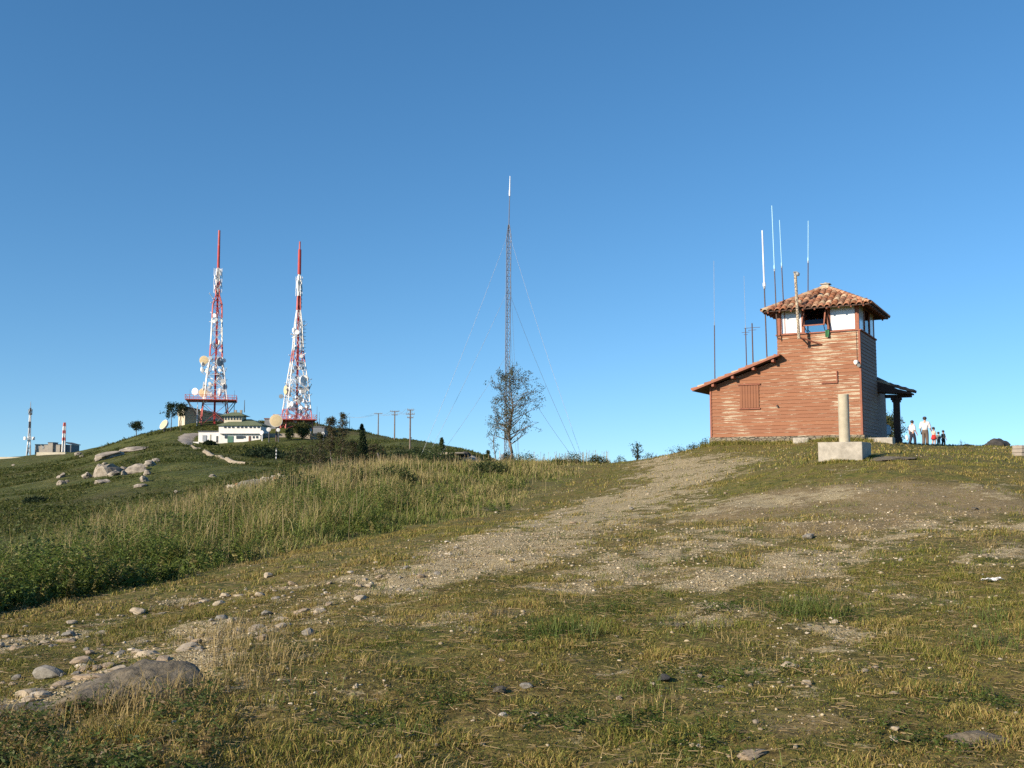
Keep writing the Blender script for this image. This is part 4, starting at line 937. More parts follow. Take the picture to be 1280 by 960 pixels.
def broadleaf(label, loc, H, halfw, first, nb, cols, bark='bark', leafs=(9, .13), lsize=.09, lean=(0, 0), trunk_r=.09, name='tree', skew=None, prof=None, group=None, up=.55, cat='tree', sub=5):
    t = thing(name, label, cat, loc, 0, group); w = MB(); lf = MB()
    pts = [Vector((lean[0] * k * k * H + rnd.gauss(0, .015 * H) * (0 < k < 1), lean[1] * k * k * H, k * H)) for k in np.linspace(0, .96, 8)]
    w.path(pts, [trunk_r * (1 - .85 * k) for k in np.linspace(0, 1, 8)], 8)
    w.tube(pts[0] - Vector((0, 0, .25)), pts[0], trunk_r * 1.25, trunk_r, 8)
    for i in range(nb):
        f = first + (1 - first) * (i + rnd.random() * .8) / nb; f = min(f, .97); az = i * 2.4 + rnd.uniform(-.5, .5)
        k = f * 7 / .96 if f < .96 else 6.99; k = min(k, 6.99); p = pts[int(k)].lerp(pts[int(k) + 1], k - int(k))
        prf = prof(f) if prof else math.sin(math.pi * min(1, max(.12, (f - first) / (1 - first) * .86 + .14))) ** .6
        ln = halfw * prf * rnd.uniform(.75, 1.12) + .04 * H * .3
        if skew: ln *= skew(az, f)
        d = Vector((math.cos(az), math.sin(az), up + .5 * f + rnd.uniform(-.2, .25))).normalized(); q = p.copy(); rr = trunk_r * .45 * (1.1 - f); bp = [q.copy()]
        for s in range(4):
            d = (d + Vector((rnd.gauss(0, .16), rnd.gauss(0, .16), rnd.gauss(.02, .12)))).normalized(); q = q + d * ln / 4; bp.append(q.copy())
        w.path(bp, [max(rr * (1 - .2 * s), .006) for s in range(5)], 5)
        for s in range(sub):
            a = bp[1 + rnd.randrange(4)].lerp(bp[1 + rnd.randrange(4)], rnd.random()) if s < sub - 1 else bp[4]
            e = a + Vector((rnd.gauss(0, 1), rnd.gauss(0, 1), rnd.gauss(.25, .7))).normalized() * ln * rnd.uniform(.15, .38); w.tube(a, e, max(rr * .35, .005), .004, 4)
            leafclump(lf, e, leafs[1], leafs[0], lsize, cols); leafclump(lf, a.lerp(e, .6), leafs[1] * .8, leafs[0] // 2, lsize, cols)
    w.build('trunk', M[bark], t, smooth=True); lf.build('crown', M['leaf'], t, fix=False); return t
def conifer(label, loc, H, halfw, cols, name='conifer_tree', group=None, dens=1.0, ls=.16, first=.04):
    t = thing(name, label, 'tree', loc, 0, group); w = MB(); lf = MB(); w.tube((0, 0, -.2), (0, 0, H), .03 * H * .6, .01, 7); n = int(46 * dens)
    for i in range(n):
        f = first + (1 - first) * (i / n) ** .9; z = f * H
        for k in range(5):
            az = rnd.random() * 6.28; ln = halfw * (1.04 - f) * rnd.uniform(.65, 1.15); e = Vector((math.cos(az) * ln, math.sin(az) * ln, z - ln * .12 + rnd.gauss(0, .03 * H * .3))); w.tube((0, 0, z), e, .012, .004, 3)
            for s in (.35, .6, .85, 1): leafclump(lf, Vector((0, 0, z)).lerp(e, s), .09 * halfw + .05, int(5 * dens) + 1, ls, cols, .6)
    w.build('trunk', M['bark'], t); lf.build('crown', M['leaf'], t, fix=False); return t
def shrub(label, loc, w_, h_, cols, n=90, name='shrub', ls=.12, group=None, per=14):
    t = thing(name, label, 'shrub', loc, 0, group); st = MB(); lf = MB()
    for i in range(n):
        az = rnd.random() * 6.28; rr = math.sqrt(rnd.random()) * .5 * rnd.uniform(.8, 1.15); z = h_ * (1 - (rr / .58) ** 2.2) * rnd.uniform(.35, 1.05)
        e = Vector((math.cos(az) * rr * w_, math.sin(az) * rr * w_, max(z, .08 * h_))); 
        if i % 3 == 0: st.tube((e.x * .2, e.y * .2, -.1), e, .02, .006, 4)
        leafclump(lf, e, .09 * (w_ + h_) / 2 + .03, per, ls, cols)
    st.build('stem', M['bark'], t); lf.build('crown', M['leaf'], t, fix=False); return t
rnd.seed(21)
c = on(638, 57); H = at(640, 463, 57).z - c.z
def skew(az, f):
    a = math.cos(az)
    if a > .2: return 1.38 if f < .7 else 1.15
    return 1.0
broadleaf('sparse tree with a bare trunk and airy crown on the crest before the guyed mast', c, H * .93, 1.34, .23, 60, [(.095, .10, .042), (.125, .12, .058), (.07, .078, .034)], 'palebark', (9, .12), .09, (.005, 0), .10, skew=skew, up=.42, sub=6, prof=lambda f: float(np.interp(f, [.2, .3, .45, .6, .75, .9, .97], [.7, .9, 1.0, 1.05, 1.0, .8, .6])))
c = on(619, 59); broadleaf('thin sapling with few leaves left of the sparse tree', c, at(640, 497, 59).z - c.z, .62, .2, 22, GRY, 'palebark', (6, .08), .07, (.02, 0), .035, name='sapling', up=.7, sub=4)
c = on(655, 58); shrub('small dark bush at the foot of the sparse tree', c + Vector((-.9, .3, .05)), .9, .75, DRK, 60, ls=.08)
c = on(610, 58); conifer('tiny conifer seedling in the grass left of the sapling', c, .95, .28, GRN, dens=.5, ls=.07)
c = at(797, 575, 62); gzz = gz(c.x, c.y); broadleaf('small pine top showing over the crest left of the house', Vector((c.x, c.y, gzz)), at(797, 557, 62).z - gzz, .46, .2, 16, GRN, 'bark', (7, .11), .09, name='pine_tree', up=.2, sub=3)
for i, (px, w_, h_) in enumerate(((775, .7, .35), (812, .9, .3))):
    c = on(px, 57); shrub(('low twiggy bush left of the small pine on the crest', 'low green bush right of the small pine on the crest')[i], c, w_, h_, GRN, 30, ls=.06, per=9)
for i, (px, d, w_, h_, lb) in enumerate(((848, 53.5, 1.6, .32, 'low weedy clump on the crest, furthest from the house wall'), (884, 51.5, .8, .42, 'small dark weed clump at the left corner of the house'), (866, 52.5, .7, .28, 'small weed clump between the crest clump and the house corner'))):
    shrub(lb, on(px, d), w_, h_, GRN + OLV[:1], 40, name='weed_clump', ls=.06, per=9)
c = on(1114, 82); broadleaf('olive green bushy tree seen under the porch roof beside the car', c, at(640, 527, 82).z - c.z, 1.6, .12, 40, OLV, 'bark', (13, .2), .15, name='tree', up=.7, trunk_r=.12)
c = on(1240, 72); 
o = rock('dark_outcrop', 'dark lumpy rock outcrop on the skyline at the far right', 'rock', (c.x + .4, c.y, c.z), (1.25, .9, (at(0, 546, 72).z - c.z) * .78), 41, 'darkrock', .1, sub=4, flat=.8, sharp=.35, sink=.25)
o = rock('dark_outcrop', 'low dark rock trailing left of the lumpy outcrop', 'rock', (c.x - 1.9, c.y, c.z), (1.3, .7, (at(0, 552, 72).z - c.z) * .75), 42, 'darkrock', .05, sub=4, flat=.7, sharp=.35, sink=.25)
shrub('spindly weed on the skyline right of the people', on(1203, 66), .8, .45, DRK, 26, name='weed_clump', ls=.06, per=6)
for i, (px, d, w_, h_, lb, cl) in enumerate(((655, 55.5, 2.2, .55, 'dark grassy hump on the crest right of the sparse tree', GRN), (715, 55, 1.9, .62, 'green scrub hump at the right guy wire anchor', GRN + OLV), (748, 55, 1.1, .45, 'last green scrub hump before the track gap', GRN + OLV))):
    shrub(lb, on(px, d), w_, h_, cl, 60, ls=.08)

# scrub on the bank and grass growing against the house and the plinth
for i, (px, py, d, w_, h_, cl, lb) in enumerate([(365, 622, 38, 2.6, .95, GRN, 'rounded green broom bush in the bank below the rubble heap'), (545, 592, 50, 2.6, .85, GRN, 'dark green broom bush standing out of the dry grass below the rock ledge'),
        (430, 614, 43, 2.2, .7, GRN + OLV, 'olive broom bush in the middle of the grassy bank'), (210, 668, 25, 1.9, .95, GRN, 'broom bush on the bank under the far footpath'), (120, 692, 21, 1.8, 1.0, GRN + OLV, 'leafy broom bush in the bracken below the granite outcrop'),
        (40, 715, 17, 1.7, 1.05, GRN, 'tall broom bush at the left edge of the bank'), (290, 648, 30, 2.0, .85, GRN + OLV, 'low broom bush between the bracken and the rubble heap'), (490, 618, 41, 1.9, .6, OLV, 'yellowish low bush in the front of the dry grass'), (610, 604, 46, 2.0, .5, GRN + OLV, 'low green bush in the grass below the sparse tree')]):
    shrub(lb, on(px, d, py), w_, h_, [tuple(v * 1.25 for v in c_) for c_ in cl], 130, name='broom_bush', ls=.05 + .0012 * d, per=15, group='broom bushes on the grassy bank')
def foot(n, f, h0, lab, nm):
    P = [f() for _ in range(n)]; x = np.array([p.x for p in P]); y = np.array([p.y for p in P]); h = h0 * (.35 + rng.random(n)) * (.4 + 1.1 * fbm(x / .5, y / .5, 205, 2))
    blades(nm, x, y, h, np.full(n, .016), .2 + .7 * rng.random(n), palmix(np.tile(np.array([[1.4, 1.8, 1.4, .9, .6, .3]]), (n, 1))), lab, 'grass')
foot(6500, lambda: hw(rnd.uniform(-HW - .5, .5), -.12 - abs(rnd.gauss(0, .28)), 0), .24, 'uncut grass growing against the foot of the red house', 'wall_foot_grass')
_pc = survey_loc
def _pf():
    a = rnd.choice((0, 1, 3)); u = rnd.uniform(-.66, .66); o = .62 + abs(rnd.gauss(0, .07)); v = Vector((u, -o, 0)) if a in (0, 1) else Vector((o, u, 0)); return _pc + Matrix.Rotation(R(-31), 3, 'Z') @ v
foot(1300, _pf, .13, 'short grass growing round the concrete plinth', 'plinth_foot_grass')

# ------------------------------------------------------------------ guyed mast
mb_ = at(632.5, 580, 72); mz = gz(mb_.x, mb_.y); base = Vector((mb_.x, mb_.y, mz)); t = thing('guyed_mast', 'tall slim lattice radio mast held by guy wires behind the sparse tree', 'mast', base)
zt = at(636, 281, 72); top = Vector((zt.x - base.x, 0, zt.z - mz)); tip1 = at(637, 245, 72); tip2 = at(637.6, 220, 72)
ax = top / top.z; b = MB(); l2 = MB(); rad = .19; off = [Vector((rad * math.cos(R(a)), rad * math.sin(R(a)), 0)) for a in (100, 220, 340)]; nseg = int(top.z / .42)
def mp_(k, i):
    f = k / nseg; sc = 1 if f < .955 else 1 - (f - .955) / .045 * .72
    return ax * (f * top.z) + off[i % 3] * sc
for i in range(3):
    for k in range(nseg): b.tube(mp_(k, i), mp_(k + 1, i), .026, n=5, cap=False)
b.build('mast_leg', M['maststeel'], t)
for k in range(nseg):
    for i in range(3): l2.tube(mp_(k, i), mp_(k + 1, i + 1), .0125, n=4, cap=False); l2.tube(mp_(k, i), mp_(k, i + 1), .0125, n=4, cap=False)
l2.build('lacing', M['maststeel'], t)
b = MB(); b.tube(top - ax * .6, Vector((tip1.x - base.x, 0, tip1.z - mz)), .035, .032, 8); b.build('pole', M['maststeel'], t)
b = MB(); a0 = Vector((tip1.x - base.x, 0, tip1.z - mz)); a1 = Vector((tip2.x - base.x, 0, tip2.z - mz)); b.tube(a0, a0.lerp(a1, .3), .06, n=8); b.tube(a0.lerp(a1, .3), a1, .045, .03, 8); b.build('whip', M['fibre'], t)
an = [on(722, 59, 570), on(515, 66, 570), Vector((base.x + 1.2, base.y + 13, gz(base.x + 1.2, base.y + 13)))]
for pyl in (290, 362, 443):
    zz = at(636, pyl, 72).z - mz
    for i, a in enumerate(an):
        g = MB(); a_ = a + Vector((.2 * (443 - pyl) / 80 * (1 if i == 0 else -1), 0, .1)) if i < 2 else a
        p0 = ax * zz; p1 = a_ - base; n = 8
        pts = [p0.lerp(p1, k / n) - Vector((0, 0, .35 * math.sin(math.pi * k / n))) for k in range(n + 1)]
        g.path(pts, [.0085] * (n + 1), 5); g.build('guy_wire', M['steel'] if i != 0 else M['darksteel'] if pyl != 290 else M['steel'], t)
b = MB()
for a in an[:2]: b.tube(a - base - Vector((0, 0, .2)), a - base + Vector((0, 0, .35)), .05, n=8)
b.build('ground_anchor', M['rust'], t)
b = MB(); b.box((-.25, -.1, 2.0), (.22, .2, .7)); b.build('equipment_box', M['dishgrey'], t, bevel=.02)
b = MB(); b.tube((-.45, -.2, -.2), (-.45, -.2, 2.6), .03, n=6); b.tube((.35, -.2, -.2), (.35, -.2, 2.4), .03, n=6); o_ = b.build('cable_pole', M['steel'], t)

# ------------------------------------------------------------------ car behind the house
cp = at(1099 + 8.5, 548, 58.5); cx = cp.x - 2.05; cz = gz(cx, cp.y); t = thing('parked_car', 'blue grey car mostly hidden behind the right corner of the house', 'car', (cx, cp.y, cz), R(-4))
prof = [(-2.05, .35), (-2.05, .75), (-1.95, .92), (-1.2, 1.0), (-.65, 1.38), (.75, 1.42), (1.45, 1.02), (1.98, .92), (2.08, .70), (2.06, .35), (1.70, .30), (1.62, .52), (1.38, .62), (1.12, .52), (1.04, .28), (-1.0, .28), (-1.08, .52), (-1.32, .62), (-1.58, .52), (-1.66, .30)]
b = MB(); b.prism(prof, 1, -.82, .82); b.build('body', M['carpaint'], t, bevel=.06)
b = MB(); b.prism([(-1.0, 1.0), (-.60, 1.32), (.05, 1.34), (.05, 1.0)], 1, -.835, .835); b.prism([(.12, 1.0), (.12, 1.34), (.70, 1.34), (1.2, 1.02)], 1, -.835, .835); b.build('side_window', M['glassdark'], t)
b = MB(); b.add([(1.42, -.7, 1.06), (1.42, .7, 1.06), (.82, .66, 1.40), (.82, -.66, 1.40)], [(0, 1, 2, 3)]); b.add([(-1.24, -.7, 1.02), (-1.24, .7, 1.02), (-.70, .66, 1.36), (-.70, -.66, 1.36)], [(0, 3, 2, 1)]); o = b.build('windscreen', M['glassdark'], t); o.location = (.022, 0, .022)
for x in (-1.33, 1.38):
    for s in (-1, 1):
        b = MB(); q = Vector((0, s, 0)).to_track_quat('Z', 'Y'); b.lathe([(.20, -.09), (.30, -.1), (.32, 0), (.30, .09), (.20, .085)], (x, s * .74, .31), 20, q); wo = b.build('wheel', M['rubber'], t); b = MB(); b.lathe([(.2, .03), (.18, .07), (.05, .095)], (x, s * .74, .31), 16, q); b.build('rim', M['steel'], wo)
for s in (-1, 1): b = MB(); b.box((2.03, s * .62, .76), (.12, .3, .14)); b.build('headlight', M['lamp'], t, bevel=.03); b = MB(); b.box((-2.03, s * .62, .78), (.1, .24, .16)); b.build('tail_light', M['redlamp'], t, bevel=.03)
b = MB(); b.box((2.05, 0, .47), (.12, 1.6, .14)); b.box((-2.04, 0, .47), (.12, 1.6, .14)); b.build('bumper', M['darksteel'], t, bevel=.03)

# ------------------------------------------------------------------ people
def cloth(name, c, r=.85): M[name] = mat(name, c, tuple(v * .8 for v in c), 12, r); return M[name]
M['skin'] = mat('skin', (.50, .29, .20), (.46, .26, .18), 9, .55); M['hair'] = mat('dark_hair', (.025, .018, .014), (.04, .028, .02), 30, .6)
def skinned(name, verts, edges, radii, m, parent, level=1, root=0):
    me = bpy.data.meshes.new(name); me.from_pydata(verts, edges, []); o = bpy.data.objects.new(name, me); COL.objects.link(o)
    sk = o.modifiers.new('skin', 'SKIN'); sk.use_smooth_shade = True
    for i, r in enumerate(radii): d = me.skin_vertices[0].data[i]; d.radius = (r, r) if not hasattr(r, '__len__') else r; d.use_root = i == root
    ss = o.modifiers.new('sub', 'SUBSURF'); ss.levels = level; ss.render_levels = level
    bpy.context.view_layer.update(); dg = bpy.context.evaluated_depsgraph_get(); nm = bpy.data.meshes.new_from_object(o.evaluated_get(dg)); o.modifiers.clear(); o.data = nm
    nm.materials.clear(); nm.materials.append(m); nm.polygons.foreach_set('use_smooth', [True] * len(nm.polygons)); o.parent = parent; return o
def person(label, loc, H, yaw, shirt, trousers, child=0.0, stride=.06, arms=((.16, .02), (.16, .06)), sleeve=.55, legs=1.0, skirt=None, bag=None, group=None, fat=1.0):
    t = thing('person', label, 'person', loc, yaw, group); hd = 1 + .35 * child          # heads of children are larger
    ch = .905 - .02 * child; V = []; E = []; Rr = []
    def add(p, r, par=None):
        V.append(Vector(p) * H); Rr.append(r * H if not hasattr(r, '__len__') else (r[0] * H, r[1] * H))
        if par is not None: E.append((par, len(V) - 1))
        return len(V) - 1
    sh = .80 - .05 * child; wd = .105 * fat
    pel = add((0, 0, .51), (.085 * fat, .062 * fat)); wst = add((0, .0, .61), (.076 * fat, .055 * fat), pel); che = add((0, -.006, .73), (.092 * fat, .062 * fat), wst); nk = add((0, 0, sh + .03), .036, che)
    hb = add((0, .008, ch - .03 * hd), .040 * hd, nk); hm = add((0, .010, ch + .02 * hd), .056 * hd, hb); ht = add((0, .0, ch + .062 * hd), .046 * hd, hm)
    ns = add((0, .07 * hd, ch + .006), .008 * hd, hm)
    J = {}
    for s, (ex, fw) in zip((-1, 1), arms):
        a = add((s * wd, 0, sh - .005), .036, che); e = add((s * (wd + .035), -.01 + fw * .3, sh - .175), .027, a); w_ = add((s * ex, fw + .02, sh - .175 - .135), .019, e); h = add((s * ex, fw + .045, sh - .175 - .175), (.020, .012), w_)
        J[s] = (a, e, w_, h)
        for k, (o1, o2, L) in enumerate(((-.014, .016, .036), (-.007, .02, .046), (0, .02, .050), (.008, .018, .044))): add((s * ex + o1 * .9, fw + .045 + o2, sh - .35 - L), .0055, h)
        add((s * (ex - .022), fw + .07, sh - .35 - .012), .0065, h)
        l = add((s * .05, 0, .49), .060, pel); st = stride * s; kn = add((s * .052, st * .6 + .012, .275), .042, l); an_ = add((s * .052, st * 1.1 - .012 - abs(st) * .2, .045), .024, kn); to = add((s * .058, st * 1.1 + .065, .018), .018, an_); J[s] += (l, kn, an_, to)
    skinned('body', V, E, Rr, M['skin'], t, 1)
    # clothes follow the same joints a little further out
    def garment(name, chains, grow, m):
        idx = []; ed = []
        for chn in chains:
            for i in chn:
                if i not in idx: idx.append(i)
            ed += [(idx.index(chn[k]), idx.index(chn[k + 1])) for k in range(len(chn) - 1)]
        rr = [((Rr[i] if hasattr(Rr[i], '__len__') else (Rr[i], Rr[i]))) for i in idx]
        return skinned(name, [V[i] for i in idx], ed, [((a * .6 + b_ * .4) + grow * H, (a * .4 + b_ * .6) + grow * H) for a, b_ in rr], m, t, 1)
    # sleeve ends
    for s in (-1, 1):
        a, e, w_, h = J[s][:4]; V.append(V[e].lerp(V[w_], max(0, sleeve - .5) * 2) if sleeve > .5 else V[a].lerp(V[e], sleeve * 2)); Rr.append(.028 * H); J[s] += (len(V) - 1,)
        l, kn, an_ = J[s][4:7]; V.append(V[kn].lerp(V[an_], max(.05, legs * 2 - 1)) if legs > .5 else V[l].lerp(V[kn], legs * 2)); Rr.append((.040 if legs > .5 else .052) * H); J[s] += (len(V) - 1,)
    ch_ = [(pel, wst, che)]
    for s in (-1, 1): ch_.append((che, J[s][0], J[s][8]) if sleeve <= .5 else (che, J[s][0], J[s][1], J[s][8]))
    garment('shirt', ch_, .021, shirt)
    if skirt: b = MB(); b.lathe([(.085 * H, .60 * H), (.12 * H, .48 * H), (.15 * H, .36 * H), (.14 * H, .36 * H), (.1 * H, .48 * H)], (0, 0, 0), 16); b.build('skirt', skirt, t, smooth=True)
    if trousers: garment('trousers', [(wst, pel)] + [(pel, J[s][4], J[s][9]) if legs <= .5 else (pel, J[s][4], J[s][5], J[s][9]) for s in (-1, 1)], .014, trousers)
    b = MB(); hr = .066 * hd * H; c = V[hm] + Vector((0, -.008 * H, .012 * H))
    b.lathe([(hr * .86, -hr * .35), (hr * 1.02, hr * .1), (hr * .92, hr * .62), (hr * .6, hr * .98), (hr * .15, hr * 1.1)], c, 16, Vector((0, -.28, 1)).to_track_quat('Z', 'Y')); b.build('hair', M['hair'], t, smooth=True)
    b = MB()
    for s in (-1, 1): b.lathe([(.001, -.006 * H), (.007 * H, 0), (.001, .006 * H)], (s * .02 * hd * H, V[hm].y + .050 * hd * H, V[hm].z + .002 * H), 8)
    b.build('eye', M['hair'], t)
    for s in (-1, 1): b = MB(); p = V[J[s][6]]; b.box((p.x, p.y + .03 * H, .022 * H), (.06 * H, .15 * H, .044 * H)); b.build('shoe', M['rubber'], t, bevel=.012 * H)
    if bag: bag(t, H)
    return t
WS = cloth('white_shirt', (.75, .72, .72)); GT = cloth('grey_brown_trousers', (.14, .105, .085)); DT = cloth('dark_blue_trousers', (.025, .03, .05)); RS = cloth('red_fabric', (.55, .03, .025)); DK = cloth('dark_clothing', (.02, .03, .035)); GG = cloth('grey_green_top', (.12, .15, .14)); PK = cloth('pinkish_top', (.62, .50, .42))
def pz(px, d, py, ytop):
    p = at(px, py, d); z = gz(p.x, p.y); return Vector((p.x, p.y, z)), at(px, ytop, d).z - z
PD = 64
def wrap(t, H): b = MB(); b.lathe([(.02 * H, .46 * H), (.05 * H, .40 * H), (.055 * H, .28 * H), (.02 * H, .22 * H)], (-.20 * H, -.02 * H, 0), 10, Vector((-.25, 0, 1)).to_track_quat('Z', 'Y')); b.build('bag', WS, t, smooth=True)
p, h = pz(1141, PD, 555, 525.5); person('woman with dark hair in a white top and dark trousers walking with a white bag', p, h, R(-70), WS, DT, stride=.09, arms=((.18, -.02), (.15, .05)), bag=wrap, fat=.92)
p, h = pz(1157, PD, 556, 521); person('man with dark hair in a white shirt and grey brown trousers, tallest of the group', p, h, R(-35), WS, GT, stride=.03, arms=((.15, .06), (.19, .10)), sleeve=.6, fat=1.15)
p, h = pz(1167.5, PD - .6, 556, 534); person('child in a pale top and red skirt beside the man', p, h, R(-80), PK, None, child=.6, stride=.05, sleeve=.35, skirt=RS, arms=((.15, .05), (.15, .08)))
p, h = pz(1173.5, PD + 1.5, 556, 540); person('small child in grey green clothes half hidden behind the red skirt', p, h, R(-60), GG, GG, child=.8, stride=.04)
p, h = pz(1179.5, PD, 556, 538); person('child in dark clothes standing rightmost of the group', p, h, R(-75), DK, DK, child=.7, stride=.05, sleeve=.6)
# ------------------------------------------------------------------ transmitter hill
rnd.seed(5)
def hz(py, d, z0): return at(640, py, d).z - z0
def lattice(levels, mats, yaw=.5, th=.20, brace=.11, sub=1):
    """levels: (z, half width, colour of the bay above); returns {colour: MB}"""
    out = []; q = Matrix.Rotation(yaw, 3, 'Z')
    for (z0, w0, c), (z1, w1, _) in zip(levels[:-1], levels[1:]):
        if out and out[-1][0] == c: m = out[-1][1]
        else: m = MB(); out.append((c, m))
        n = sub
        for k in range(n):
            f0, f1 = k / n, (k + 1) / n; a0, a1 = z0 + (z1 - z0) * f0, z0 + (z1 - z0) * f1; h0, h1 = w0 + (w1 - w0) * f0, w0 + (w1 - w0) * f1
            lo = [q @ Vector((sx * h0, sy * h0, a0)) for sx, sy in ((-1, -1), (1, -1), (1, 1), (-1, 1))]; hi = [q @ Vector((sx * h1, sy * h1, a1)) for sx, sy in ((-1, -1), (1, -1), (1, 1), (-1, 1))]
            for i in range(4):
                j = (i + 1) % 4; m.bar(lo[i], hi[i], th); m.bar(lo[i], hi[j], brace); m.bar(lo[j], hi[i], brace); m.bar(hi[i], hi[j], brace)
    return out
def dish(parent, c, d, r, m='dishwhite', face=None, name='dish_antenna', feed=True):
    d = Vector(d).normalized(); q = d.to_track_quat('Z', 'Y'); b = MB(); b.lathe([(r * .25, -r * .55), (r * .85, -r * .35), (r, -r * .1), (r, r * .12), (r * .97, r * .12)], c, 22, q); o = b.build(name, M[m], parent)
    if face: b = MB(); b.lathe([(r * .96, r * .125), (r * .6, r * .17), (r * .05, r * .185)], c, 22, q); b.build('radome', M[face], o)
    return o
CAMD = Vector((.25, -1, 0))
def tower(label, px, pyb, d, axis, levels, poles, platform, dishes, yaw, extra=None, core=True):
    g = on(px, d); z0 = g.z; t = thing('lattice_tower', label, 'tower', g)
    def X(py): # lateral offset of the axis at image row py
        (pa, ya), (pb, yb) = axis; pxx = pa + (pb - pa) * (ya - py) / (ya - yb); return at(pxx, py, d).x - g.x
    L = [(hz(py, d, z0) if py is not None else -.5, w * d / F / 2 / 1.3, c) for py, w, c in levels]
    for c, m in lattice(L, None, yaw): m.build('lattice_section', M[c], t)
    if core:
        cols = [(levels[i][0] or 540, levels[i + 1][0], levels[i][2]) for i in range(len(levels) - 1)]
        b = MB(); b.box((0, 0, L[-1][0] / 2), (.55, .45, L[-1][0]), Matrix.Rotation(yaw, 3, 'Z')); b.build('cable_ladder', M['red'], t)
    for y0, y1, w, c, nm in poles:
        b = MB(); b.tube((0, 0, hz(y0, d, z0)), (0, 0, hz(y1, d, z0)), w * d / F / 2, w * d / F / 2 * .92, 12); b.build(nm, M[c], t)
    if platform:
        y0, x0, x1 = platform; zp = hz(y0, d, z0); a, c = at(x0, y0, d).x - g.x, at(x1, y0, d).x - g.x; q = Matrix.Rotation(.25, 3, 'Z'); cx = (a + c) / 2; hw_ = (c - a) / 2 * .93; b = MB(); dep = 5.5
        b.box((cx, 0, zp), (hw_ * 2, dep * 2, .22), q); po = b.build('platform', M['pinkred'], t); b = MB()
        for k in range(13):
            for s in (-1, 1): p = q @ Vector((hw_ * (k / 6 - 1), s * dep, 0)) + Vector((cx, 0, zp)); b.bar(p, p + Vector((0, 0, 1.3)), .1)
        for zz in (.7, 1.3):
            for s in (-1, 1): b.bar(q @ Vector((-hw_, s * dep, 0)) + Vector((cx, 0, zp + zz)), q @ Vector((hw_, s * dep, 0)) + Vector((cx, 0, zp + zz)), .09)
            for s in (-1, 1): b.bar(q @ Vector((s * hw_, -dep, 0)) + Vector((cx, 0, zp + zz)), q @ Vector((s * hw_, dep, 0)) + Vector((cx, 0, zp + zz)), .09)
        b.build('railing', M['pinkred'], po)
        for s in (-1, 1):
            for e in (-1, 1): b = MB(); b.bar(q @ Vector((s * hw_ * .95, e * dep * .8, 0)) + Vector((cx, 0, zp - .2)), Vector((cx + s * hw_ * .35, e * 2, max(zp - 6, .0))), .16); b.build('brace', M['darksteel'], po)

    for i, (dx, dy, r, dr, m, f) in enumerate(dishes):
        c = Vector((at(dx, dy, d).x - g.x, -1.5 if dr[1] <= 0 else .5, hz(dy, d, z0))); dish(t, c, dr, r * d / F, m, f)
        b = MB(); b.bar(c - Vector(dr).normalized() * r * d / F * .5, Vector((c.x * .55, 0, c.z - .3)), .14); b.build('dish_mount', M['steel'], t)
    if extra: extra(t, d, z0, X)
    return t
FC, RT, LT = (.15, -1, 0), (.9, -.45, 0), (-.8, -.6, 0)
def panels(y0, y1, r, n, rows, m='dishwhite', arm='steel', sz=(.35, .16, 1.2)):
    def go(t, d, z0, X):
        for j in range(rows):
            z = hz(y0 + (y1 - y0) * (j + .5) / rows, d, z0)
            for k in range(n):
                b = MB(); a = k * 2 * math.pi / n + j * .4; p = Vector((math.cos(a) * r, math.sin(a) * r, z)); b.box(p, sz, Matrix.Rotation(a + math.pi / 2, 3, 'Z')); b.bar((math.cos(a) * r * .15, math.sin(a) * r * .15, z), p, .09); b.build('panel_antenna', M[m], t)
    return go
def sidearray(dx, y0, y1, n, w=1.2):
    def go(t, d, z0, X):
        b = MB(); xx = at(dx, y0, d).x - t.location.x; za, zb = hz(y0, d, z0), hz(y1, d, z0); b.bar((xx, 0, za), (xx, 0, zb), .14)
        for k in range(n):
            z = za + (zb - za) * (k + .5) / n; b.bar((xx - .3, 0, z), (xx + w, 0, z), .1); b.bar((xx + w * .5, 0, z - .5), (xx + w * .5, 0, z + .5), .09)
            if k % 3 == 0: b.bar((0, 0, z), (xx, 0, z), .1)
        b.build('side_array', M['darksteel'], t)
    return go
def many(*fs):
    def go(*a):
        for f in fs: f(*a)
    return go
def clutter(x0, x1, y0, y1, n, seed):
    def go(t, d, z0, X):
        r_ = random.Random(seed)
        for i in range(n):
            yy = r_.uniform(y0, y1); x = at(r_.uniform(x0, x1), yy, d).x - t.location.x; z = hz(yy, d, z0); rr = r_.uniform(.3, .75); y = r_.uniform(-2.8, 1); dr = (r_.uniform(-.9, .9), -1 + r_.random() * .6, 0)
            dish(t, Vector((x, y, z)), dr, rr, r_.choice(('dishwhite', 'dishwhite', 'dishgrey', 'white')))
        b = MB()
        for i in range(n * 2):
            yy = r_.uniform(y0, y1); x = at(r_.uniform(x0, x1), yy, d).x - t.location.x; z = hz(yy, d, z0); b.bar((x, r_.uniform(-2, 2), z), (x + r_.uniform(-1.2, 1.2), r_.uniform(-2, 2), z + r_.uniform(-.3, 1.6)), .13)
        b.build('antenna_mount', M['white'], t)
    return go
